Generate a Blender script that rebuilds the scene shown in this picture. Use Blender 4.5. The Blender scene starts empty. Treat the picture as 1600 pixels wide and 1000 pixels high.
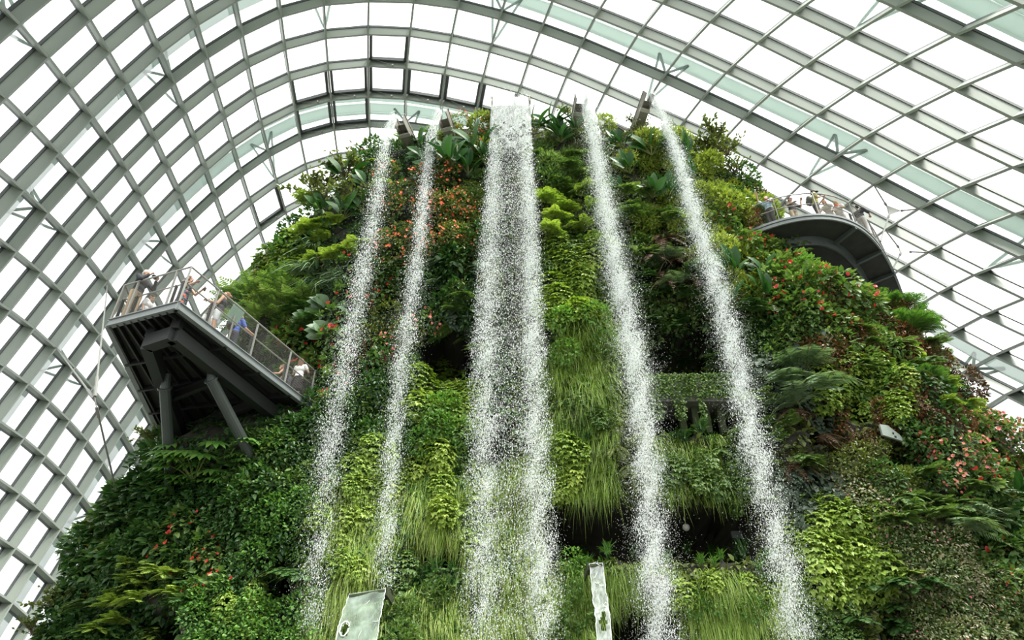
import bpy, math, random
import numpy as np
from mathutils import Vector, Matrix
from mathutils.bvhtree import BVHTree
rnd = random.Random(11)
rng = np.random.default_rng(11)
SC = bpy.context.scene
COL = SC.collection
CAMZ = 1.7
FPX = 1600 * 24 / 36
PITCH = math.radians(35)
CP, SP = math.cos(PITCH), math.sin(PITCH)

# ------------------------------------------------------------------ view helpers
def ray(x, y):
    a = (x - 800) / FPX; b = (500 - y) / FPX
    return Vector((a, CP - b * SP, SP + b * CP))
CAM = Vector((0, 0, CAMZ))
def at_Y(x, y, Y):
    r = ray(x, y); return CAM + r * (Y / r.y)
def at_z(x, y, z):
    r = ray(x, y); return CAM + r * ((z - CAMZ) / r.z)
def proj_np(P):
    d = P[:, 1] * CP + (P[:, 2] - CAMZ) * SP
    u = (P[:, 2] - CAMZ) * CP - P[:, 1] * SP
    return np.stack([800 + FPX * P[:, 0] / d, 500 - FPX * u / d], 1), d

# ------------------------------------------------------------------ object helpers
def link(name, me, mats=(), parent=None, loc=None):
    o = bpy.data.objects.new(name, me); COL.objects.link(o)
    if me is not None and not me.materials:
        for m in (mats if isinstance(mats, (list, tuple)) else [mats]): me.materials.append(m)
    if parent is not None: o.parent = parent
    if loc is not None: o.location = loc
    return o
def tag(o, label=None, cat=None, group=None, kind=None):
    if label: o['label'] = label
    if cat: o['category'] = cat
    if group: o['group'] = group
    if kind: o['kind'] = kind
    return o
def thing(name, loc=(0, 0, 0), label=None, cat=None, group=None, kind=None, rz=0):
    o = bpy.data.objects.new(name, None); COL.objects.link(o)
    o.location = loc; o.rotation_euler = (0, 0, rz); o.empty_display_size = 0.2
    return tag(o, label, cat, group, kind)

class Geo:
    def __init__(s): s.v = []; s.t = []; s.q = []; s.tm = []; s.qm = []; s.n = 0
    def add(s, V, T=None, Q=None, m=0):
        V = np.asarray(V, float).reshape(-1, 3)
        if T is not None and len(T): s.t.append(np.asarray(T).reshape(-1, 3) + s.n); s.tm.append(np.full(len(s.t[-1]), m))
        if Q is not None and len(Q): s.q.append(np.asarray(Q).reshape(-1, 4) + s.n); s.qm.append(np.full(len(s.q[-1]), m))
        s.v.append(V); s.n += len(V); return s
    def mesh(s, name, smooth=False):
        V = np.concatenate(s.v) if s.v else np.zeros((0, 3))
        T = np.concatenate(s.t) if s.t else np.zeros((0, 3), int)
        Q = np.concatenate(s.q) if s.q else np.zeros((0, 4), int)
        me = bpy.data.meshes.new(name)
        me.vertices.add(len(V)); me.vertices.foreach_set('co', V.astype(np.float32).ravel())
        nl = len(T) * 3 + len(Q) * 4
        me.loops.add(nl); me.loops.foreach_set('vertex_index', np.concatenate([T.ravel(), Q.ravel()]).astype(np.int32))
        me.polygons.add(len(T) + len(Q))
        st = np.concatenate([np.arange(len(T)) * 3, len(T) * 3 + np.arange(len(Q)) * 4]).astype(np.int32)
        me.polygons.foreach_set('loop_start', st)
        mi = np.concatenate((s.tm + s.qm) or [np.zeros(0, int)]).astype(np.int32)
        if len(mi): me.polygons.foreach_set('material_index', mi)
        me.polygons.foreach_set('use_smooth', np.full(len(T) + len(Q), bool(smooth)))
        me.update(calc_edges=True); return me
    # ---- solids
    def box(s, c, sx, sy, sz, R=None, m=0):
        h = np.array([[x, y, z] for x in (-1, 1) for y in (-1, 1) for z in (-1, 1)], float) * np.array([sx, sy, sz]) / 2
        if R is not None: h = h @ np.asarray(R).T
        return s.add(h + np.asarray(c, float), Q=[[0, 1, 3, 2], [4, 6, 7, 5], [0, 4, 5, 1], [2, 3, 7, 6], [0, 2, 6, 4], [1, 5, 7, 3]], m=m)
    def beam(s, a, b, w, h, up=(0, 0, 1), m=0):
        a = np.asarray(a, float); b = np.asarray(b, float); d = b - a; L = np.linalg.norm(d)
        if L < 1e-6: return s
        d /= L; u = np.asarray(up, float); sd = np.cross(d, u); n = np.linalg.norm(sd)
        if n < 1e-3: sd = np.cross(d, (1, 0, 0)); n = np.linalg.norm(sd)
        sd /= n; u = np.cross(sd, d)
        return s.box((a + b) / 2, w, L, h, np.stack([sd, d, u], 1), m)
    def tube(s, P, r, k=8, m=0, cap=True):
        P = np.asarray(P, float); n = len(P); r = np.full(n, r) if np.isscalar(r) else np.asarray(r, float)
        T = np.gradient(P, axis=0); T /= np.linalg.norm(T, axis=1)[:, None] + 1e-12
        ref = np.array([0, 0, 1.]) if abs(T[0, 2]) < .9 else np.array([1., 0, 0])
        A = np.cross(T, ref); A /= np.linalg.norm(A, axis=1)[:, None] + 1e-12; B = np.cross(T, A)
        th = np.arange(k) * 2 * math.pi / k
        V = P[:, None] + r[:, None, None] * (np.cos(th)[None, :, None] * A[:, None] + np.sin(th)[None, :, None] * B[:, None])
        i = np.arange(n - 1)[:, None] * k; j = np.arange(k)[None]; j2 = (j + 1) % k
        Q = np.stack([i + j, i + j2, i + k + j2, i + k + j], -1).reshape(-1, 4)
        V = V.reshape(-1, 3); Tt = []
        if cap:
            V = np.vstack([V, P[0], P[-1]])
            a, b = n * k, n * k + 1
            Tt = [[a, (q + 1) % k, q] for q in range(k)] + [[b, (n - 1) * k + q, (n - 1) * k + (q + 1) % k] for q in range(k)]
        return s.add(V, T=Tt, Q=Q, m=m)
    def ball(s, c, rx, ry=None, rz=None, ku=12, kv=8, m=0, R=None):
        ry = rx if ry is None else ry; rz = rx if rz is None else rz
        th = np.arange(ku) * 2 * math.pi / ku; ph = (np.arange(1, kv)) * math.pi / kv
        V = np.stack([np.outer(np.sin(ph), np.cos(th)), np.outer(np.sin(ph), np.sin(th)), np.outer(np.cos(ph), np.ones(ku))], -1).reshape(-1, 3)
        V = np.vstack([V, [0, 0, 1], [0, 0, -1]]) * np.array([rx, ry, rz])
        if R is not None: V = V @ np.asarray(R).T
        Q = [[i * ku + j, (i + 1) * ku + j, (i + 1) * ku + (j + 1) % ku, i * ku + (j + 1) % ku] for i in range(kv - 2) for j in range(ku)]
        a = (kv - 1) * ku
        T = [[a, j, (j + 1) % ku] for j in range(ku)] + [[a + 1, (kv - 2) * ku + (j + 1) % ku, (kv - 2) * ku + j] for j in range(ku)]
        return s.add(V + np.asarray(c, float), T=T, Q=Q, m=m)
    def capsule(s, p0, p1, r0, r1, k=10, m=0):
        p0 = np.asarray(p0, float); p1 = np.asarray(p1, float); d = p1 - p0; L = np.linalg.norm(d) + 1e-9; d = d / L
        a = np.linspace(-1, 0, 4) * math.pi / 2
        P = [p0 + d * r0 * math.sin(t) for t in a] + [p1 + d * r1 * math.sin(-t) for t in a[::-1]]
        R = [max(r0 * math.cos(t), 1e-4) for t in a] + [max(r1 * math.cos(t), 1e-4) for t in a[::-1]]
        T = d; ref = np.array([0, 0, 1.]) if abs(T[2]) < .9 else np.array([1., 0, 0])
        A = np.cross(T, ref); A /= np.linalg.norm(A); B = np.cross(T, A)
        th = np.arange(k) * 2 * math.pi / k
        V = np.array(P)[:, None] + np.array(R)[:, None, None] * (np.cos(th)[None, :, None] * A + np.sin(th)[None, :, None] * B)
        n = len(P); i = np.arange(n - 1)[:, None] * k; j = np.arange(k)[None]; j2 = (j + 1) % k
        Q = np.stack([i + j, i + j2, i + k + j2, i + k + j], -1).reshape(-1, 4)
        V = np.vstack([V.reshape(-1, 3), P[0], P[-1]])
        Tt = [[n * k, (q + 1) % k, q] for q in range(k)] + [[n * k + 1, (n - 1) * k + q, (n - 1) * k + (q + 1) % k] for q in range(k)]
        return s.add(V, T=Tt, Q=Q, m=m)
    # ---- leaves, all batched: P base, D direction, N face normal
    def leaves(s, P, D, N, L, W, droop=.15, fold=.25, m=0, tipw=.75):
        P = np.asarray(P, float); n = len(P)
        D = unit(D); S = unit(np.cross(D, N)); N = np.cross(S, D)
        L = np.broadcast_to(np.asarray(L, float), (n,))[:, None]; W = np.broadcast_to(np.asarray(W, float), (n,))[:, None]
        c = lambda t: P + D * L * t - N * (droop * L * t * t)
        w1 = W * .5; w2 = W * .5 * tipw
        f1 = N * (fold * w1); f2 = N * (fold * w2)
        V = np.stack([c(0), c(.36) - S * w1 + f1, c(.36) + S * w1 + f1, c(.7) - S * w2 + f2, c(.7) + S * w2 + f2, c(1.0)], 1)
        if fold:  # mid rib line keeps the fold
            V = np.concatenate([V, np.stack([c(.36), c(.7)], 1)], 1)
            b = (np.arange(n) * 8)[:, None]
            T = np.concatenate([b + [0, 6, 1], b + [0, 2, 6], b + [3, 7, 5], b + [7, 4, 5]])
            Q = np.concatenate([b + [1, 6, 7, 3], b + [6, 2, 4, 7]])
        else:
            b = (np.arange(n) * 6)[:, None]
            T = np.concatenate([b + [0, 2, 1], b + [3, 4, 5]]); Q = b + [1, 2, 4, 3]
        return s.add(V.reshape(-1, 3), T=T, Q=Q, m=m)
    def rhombs(s, P, D, N, L, W, m=0):
        P = np.asarray(P, float); n = len(P); D = unit(D); S = unit(np.cross(D, N))
        L = np.broadcast_to(np.asarray(L, float), (n,))[:, None]; W = np.broadcast_to(np.asarray(W, float), (n,))[:, None]
        V = np.stack([P, P + D * L * .4 + S * W * .5, P + D * L, P + D * L * .4 - S * W * .5], 1).reshape(-1, 3)
        return s.add(V, Q=(np.arange(n) * 4)[:, None] + [0, 1, 2, 3], m=m)
    def blades(s, P, D, L, W, grav=.8, seg=4, m=0, up=None):
        P = np.asarray(P, float); n = len(P); D = unit(D)
        L = np.broadcast_to(np.asarray(L, float), (n,))[:, None]; W = np.broadcast_to(np.asarray(W, float), (n,))[:, None]
        h = D.copy(); h[:, 2] = 0; S = np.cross(h, [0, 0, 1.]); bad = np.linalg.norm(S, axis=1) < 1e-3; S[bad] = [1, 0, 0]; S = unit(S)
        S = unit(S + .5 * rng.normal(size=S.shape) * np.array([1, 1, .3]))
        g = np.broadcast_to(np.asarray(grav, float), (n,))[:, None]
        rows = []
        for k in range(seg + 1):
            t = k / seg; c = P + D * L * t + np.array([0, 0, -1.]) * (g * L * t * t)
            w = W * .5 * (1 - t ** 1.6) + 1e-4
            rows += [c - S * w, c + S * w]
        V = np.stack(rows, 1).reshape(-1, 3); b = (np.arange(n) * 2 * (seg + 1))[:, None]
        Q = np.concatenate([b + [2 * k, 2 * k + 1, 2 * k + 3, 2 * k + 2] for k in range(seg)])
        return s.add(V, Q=Q, m=m)
    def octas(s, P, r, stretch, ax=None, m=0):
        P = np.asarray(P, float); n = len(P); r = np.broadcast_to(np.asarray(r, float), (n,))[:, None]
        st = np.broadcast_to(np.asarray(stretch, float), (n,))[:, None]
        X = np.array([1., 0, 0]); Yv = np.array([0, 1., 0]); Z = np.array([0, 0, 1.]) if ax is None else ax
        V = np.stack([P + X * r, P + Yv * r, P - X * r, P - Yv * r, P + Z * r * st, P - Z * r * st], 1).reshape(-1, 3)
        b = (np.arange(n) * 6)[:, None]
        T = np.concatenate([b + [0, 1, 4], b + [1, 2, 4], b + [2, 3, 4], b + [3, 0, 4], b + [1, 0, 5], b + [2, 1, 5], b + [3, 2, 5], b + [0, 3, 5]])
        return s.add(V, T=T, m=m)

def unit(a):
    a = np.asarray(a, float); return a / (np.linalg.norm(a, axis=-1, keepdims=True) + 1e-12)

# ------------------------------------------------------------------ materials
def nt(name):
    m = bpy.data.materials.new(name); m.use_nodes = True; t = m.node_tree
    return m, t, t.nodes['Principled BSDF'], t.nodes['Material Output']
def solid(name, c, rough=.5, metal=0, noise=0, scale=8, spec=.5, bump=0):
    m, t, b, o = nt(name); b.inputs['Base Color'].default_value = (*c, 1); b.inputs['Roughness'].default_value = rough
    b.inputs['Metallic'].default_value = metal; b.inputs['Specular IOR Level'].default_value = spec
    if noise:
        tc = t.nodes.new('ShaderNodeTexCoord'); n = t.nodes.new('ShaderNodeTexNoise'); n.inputs['Scale'].default_value = scale; n.inputs['Detail'].default_value = 6
        r = t.nodes.new('ShaderNodeMix'); r.data_type = 'RGBA'
        r.inputs[6].default_value = (*[x * (1 - noise) for x in c], 1); r.inputs[7].default_value = (*[min(1, x * (1 + noise)) for x in c], 1)
        t.links.new(tc.outputs['Object'], n.inputs['Vector']); t.links.new(n.outputs['Fac'], r.inputs[0]); t.links.new(r.outputs[2], b.inputs['Base Color'])
        if bump:
            bp = t.nodes.new('ShaderNodeBump'); bp.inputs['Strength'].default_value = bump; t.links.new(n.outputs['Fac'], bp.inputs['Height']); t.links.new(bp.outputs['Normal'], b.inputs['Normal'])
    return m
def leafmat(name, cols, trans=.3, rough=.42, spec=.4):
    m, t, b, o = nt(name); N = t.nodes.new; L = t.links.new
    gi = N('ShaderNodeNewGeometry'); oi = N('ShaderNodeObjectInfo')
    mx = N('ShaderNodeMath'); mx.operation = 'MULTIPLY_ADD'; mx.inputs[1].default_value = .65
    ml = N('ShaderNodeMath'); ml.operation = 'MULTIPLY'; ml.inputs[1].default_value = .35
    L(oi.outputs['Random'], ml.inputs[0]); L(gi.outputs['Random Per Island'], mx.inputs[0]); L(ml.outputs[0], mx.inputs[2])
    r = N('ShaderNodeValToRGB'); e = r.color_ramp.elements
    while len(e) < len(cols): e.new(.5)
    for i, c in enumerate(cols): e[i].position = i / (len(cols) - 1); e[i].color = (*c, 1)
    L(mx.outputs[0], r.inputs[0]); L(r.outputs[0], b.inputs['Base Color'])
    b.inputs['Roughness'].default_value = rough; b.inputs['Specular IOR Level'].default_value = spec
    tr = N('ShaderNodeBsdfTranslucent'); mu = N('ShaderNodeMix'); mu.data_type = 'RGBA'; mu.blend_type = 'MULTIPLY'; mu.inputs[0].default_value = 1
    mu.inputs[7].default_value = (1.25, 1.3, .7, 1); L(r.outputs[0], mu.inputs[6]); L(mu.outputs[2], tr.inputs[0])
    ms = N('ShaderNodeMixShader'); ms.inputs[0].default_value = trans; L(b.outputs[0], ms.inputs[1]); L(tr.outputs[0], ms.inputs[2]); L(ms.outputs[0], o.inputs[0])
    return m
M = {}
M['steel_paint'] = solid('painted_steel', (.27, .305, .26), .45, noise=.06, scale=.6)
M['gasket'] = solid('dark_gasket', (.07, .08, .08), .5)
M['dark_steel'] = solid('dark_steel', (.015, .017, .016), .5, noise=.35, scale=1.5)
M['edge_steel'] = solid('edge_steel', (.20, .22, .22), .4, noise=.1, scale=2)
M['rail_steel'] = solid('rail_steel', (.30, .295, .27), .4, .3)
M['column_paint'] = solid('column_paint', (.05, .06, .056), .4, noise=.2, scale=2)
M['deck_board'] = solid('deck_board', (.16, .13, .10), .7, noise=.3, scale=6)
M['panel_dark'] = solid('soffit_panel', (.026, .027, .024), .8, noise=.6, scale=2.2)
M['concrete'] = solid('concrete', (.15, .15, .13), .8, noise=.3, scale=4)
M['spout_metal'] = solid('spout_metal', (.20, .185, .15), .45, .3, noise=.3, scale=3)
M['spout_edge'] = solid('spout_edge', (.45, .43, .38), .4, .4)
M['rock'] = solid('rock', (.030, .028, .020), .95, noise=.7, scale=.9, bump=.4)
M['boulder'] = solid('mossy_boulder', (.035, .045, .018), .95, noise=.7, scale=5, bump=.6)
M['floor'] = solid('floor_stone', (.10, .10, .09), .8, noise=.3, scale=.5)
M['lamp'] = solid('lamp_globe', (.55, .54, .50), .5)
M['sign'] = solid('sign_board', (.30, .44, .35), .4)
M['white_panel'] = solid('white_panel', (.30, .35, .31), .6, noise=.25, scale=3)
M['cable'] = solid('steel_cable', (.20, .20, .18), .5)
M['wood'] = solid('woody_stem', (.10, .075, .045), .85, noise=.4, scale=8)
def glassmat():
    m, t, b, o = nt('roof_glass'); t.nodes.remove(b); N = t.nodes.new; L = t.links.new
    tr = N('ShaderNodeBsdfTransparent'); tr.inputs[0].default_value = (.93, .955, .945, 1)
    gl = N('ShaderNodeBsdfGlossy'); gl.inputs['Roughness'].default_value = .02
    fr = N('ShaderNodeFresnel'); fr.inputs[0].default_value = 1.3
    mu = N('ShaderNodeMath'); mu.operation = 'MULTIPLY'; mu.inputs[1].default_value = .3; L(fr.outputs[0], mu.inputs[0])
    mx = N('ShaderNodeMixShader'); L(mu.outputs[0], mx.inputs[0]); L(tr.outputs[0], mx.inputs[1]); L(gl.outputs[0], mx.inputs[2]); L(mx.outputs[0], o.inputs[0])
    return m
M['glass'] = glassmat()
def watermat(name, alpha, col, trans=.35, noise=None):
    m, t, b, o = nt(name); N = t.nodes.new; L = t.links.new
    b.inputs['Base Color'].default_value = (*col, 1); b.inputs['Roughness'].default_value = .25
    tl = N('ShaderNodeBsdfTranslucent'); tl.inputs[0].default_value = (*col, 1)
    ms = N('ShaderNodeMixShader'); ms.inputs[0].default_value = trans; L(b.outputs[0], ms.inputs[1]); L(tl.outputs[0], ms.inputs[2])
    tp = N('ShaderNodeBsdfTransparent'); mx = N('ShaderNodeMixShader'); mx.inputs[0].default_value = alpha
    L(tp.outputs[0], mx.inputs[1]); L(ms.outputs[0], mx.inputs[2]); L(mx.outputs[0], o.inputs[0])
    if noise:
        tc = N('ShaderNodeTexCoord'); mp = N('ShaderNodeMapping'); mp.inputs['Scale'].default_value = noise
        n = N('ShaderNodeTexNoise'); n.inputs['Scale'].default_value = 1; n.inputs['Detail'].default_value = 5; n.inputs['Roughness'].default_value = .65
        r = N('ShaderNodeMapRange'); r.inputs[1].default_value = .38; r.inputs[2].default_value = .66; r.inputs[3].default_value = alpha * .55; r.inputs[4].default_value = min(1, alpha * 1.35)
        L(tc.outputs['Object'], mp.inputs[0]); L(mp.outputs[0], n.inputs[0]); L(n.outputs['Fac'], r.inputs[0]); L(r.outputs[0], mx.inputs[0])
    return m
M['drops'] = watermat('falling_water_drops', .95, (.93, .95, .94), .4)
M['mist'] = watermat('fine_water_spray', .85, (.90, .94, .92), .45)
M['sheet'] = watermat('water_sheet', .62, (.88, .91, .90), .35, (9, 9, 1.2))
M['slide'] = watermat('sliding_water', .62, (.36, .45, .37), .25, (2.2, 2.2, .9))
M['chute'] = watermat('chute_water', .6, (.55, .60, .57), .3, (7, 7, 2.0))
M['foam'] = watermat('white_foam', .95, (.92, .95, .93), .3)

M['arch_paint'] = watermat('pale_arch_skin', 1.0, (.50, .565, .535), .6)
LEAF = {
 'lime': leafmat('lime_leaf', [(.12, .21, .025), (.26, .39, .06), (.46, .55, .12)]),
 'mid': leafmat('mid_green_leaf', [(.035, .09, .018), (.115, .21, .05), (.26, .36, .11)]),
 'dark': leafmat('dark_green_leaf', [(.015, .05, .013), (.045, .12, .028), (.13, .23, .07)]),
 'deep': leafmat('deep_glossy_leaf', [(.012, .05, .010), (.028, .10, .018), (.06, .16, .03)], .2, .45, .35),
 'bright': leafmat('bright_green_leaf', [(.05, .14, .022), (.11, .25, .045), (.20, .36, .08)]),
 'moss': leafmat('moss_green', [(.10, .15, .02), (.25, .33, .05), (.46, .52, .12)]),
 'grey': leafmat('grey_green_leaf', [(.09, .16, .08), (.15, .24, .13), (.26, .36, .22)], .2),
 'slate': leafmat('slate_green_leaf', [(.03, .05, .03), (.06, .09, .055), (.13, .17, .12)], .15),
 'grass': leafmat('grass_blade', [(.09, .18, .02), (.21, .34, .05), (.32, .44, .09), (.52, .57, .20)], .35),
 'grassdeep': leafmat('deep_grass_blade', [(.04, .12, .015), (.09, .22, .03), (.17, .33, .05)], .3),
 'olive': leafmat('olive_leaf', [(.045, .065, .018), (.11, .15, .03), (.24, .28, .08)]),
 'dry': leafmat('dry_brown_frond', [(.035, .02, .010), (.09, .05, .025), (.17, .10, .05)], .15),
 'russet': leafmat('russet_leaf', [(.03, .05, .015), (.10, .05, .02), (.20, .075, .03), (.07, .12, .03)], .2),
 'vari': leafmat('variegated_leaf', [(.03, .08, .02), (.08, .16, .04), (.16, .22, .07), (.40, .36, .24), (.55, .46, .36)], .2),
 'amber': leafmat('yellowing_leaf', [(.08, .15, .02), (.25, .26, .04), (.42, .27, .06)], .3),
 'wine': leafmat('wine_red_leaf', [(.05, .015, .015), (.12, .03, .03), (.09, .07, .03)], .2),
 'red': leafmat('red_flower', [(.55, .025, .02), (.75, .05, .03)], .25),
 'coral': leafmat('coral_flower', [(.72, .11, .04), (.85, .20, .09)], .25),
 'pink': leafmat('salmon_flower', [(.75, .16, .13), (.85, .30, .25)], .25),
 'rose': leafmat('rose_flower', [(.65, .08, .22), (.80, .22, .36)], .25),
 'purple': leafmat('magenta_flower', [(.35, .03, .22), (.55, .08, .38)], .25),
 'gold': leafmat('orange_flower', [(.75, .25, .05), (.85, .42, .12)], .25),
}

# ------------------------------------------------------------------ camera, light
cam = bpy.data.cameras.new('camera'); cam.lens = 24; cam.sensor_width = 36; cam.clip_end = 500; cam.clip_start = .1
co = bpy.data.objects.new('camera', cam); COL.objects.link(co); co.location = CAM; co.rotation_euler = (math.radians(90) + PITCH, 0, 0)
SC.camera = co
SC.unit_settings.scale_length = 0.75
w = bpy.data.worlds.new('overcast_sky'); SC.world = w; w.use_nodes = True
bg = w.node_tree.nodes['Background']
tc = w.node_tree.nodes.new('ShaderNodeTexCoord'); sp = w.node_tree.nodes.new('ShaderNodeSeparateXYZ'); rp = w.node_tree.nodes.new('ShaderNodeValToRGB')
w.node_tree.links.new(tc.outputs['Generated'], sp.inputs[0]); w.node_tree.links.new(sp.outputs['Z'], rp.inputs[0]); w.node_tree.links.new(rp.outputs[0], bg.inputs[0])
e = rp.color_ramp.elements; e[0].position = 0; e[0].color = (.36, .375, .37, 1); e[1].position = .9; e[1].color = (1, 1, .99, 1)
bg.inputs[1].default_value = 1.9
sl = bpy.data.lights.new('sun', 'SUN'); sl.energy = 6.0; sl.angle = math.radians(22); sl.color = (1, .97, .90)
so = bpy.data.objects.new('sun', sl); COL.objects.link(so); so.location = (30, -10, 80)
so.rotation_euler = Vector((-.36, .26, -.89)).to_track_quat('-Z', 'Y').to_euler()
VS = SC.view_settings; VS.view_transform = 'Standard'; VS.look = 'None'; VS.gamma = 1; VS.exposure = 0.88; VS.use_curve_mapping = False
SC.cycles.max_bounces = 8; SC.cycles.transparent_max_bounces = 24; SC.cycles.diffuse_bounces = 3; SC.cycles.glossy_bounces = 2; SC.cycles.caustics_reflective = False; SC.cycles.caustics_refractive = False

# ------------------------------------------------------------------ floor
g = Geo(); g.box((0, 40, -.25), 130, 150, .5)
tag(link('floor', g.mesh('floor'), M['floor']), 'grey stone floor around the foot of the planted mountain', 'floor', kind='structure')

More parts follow.
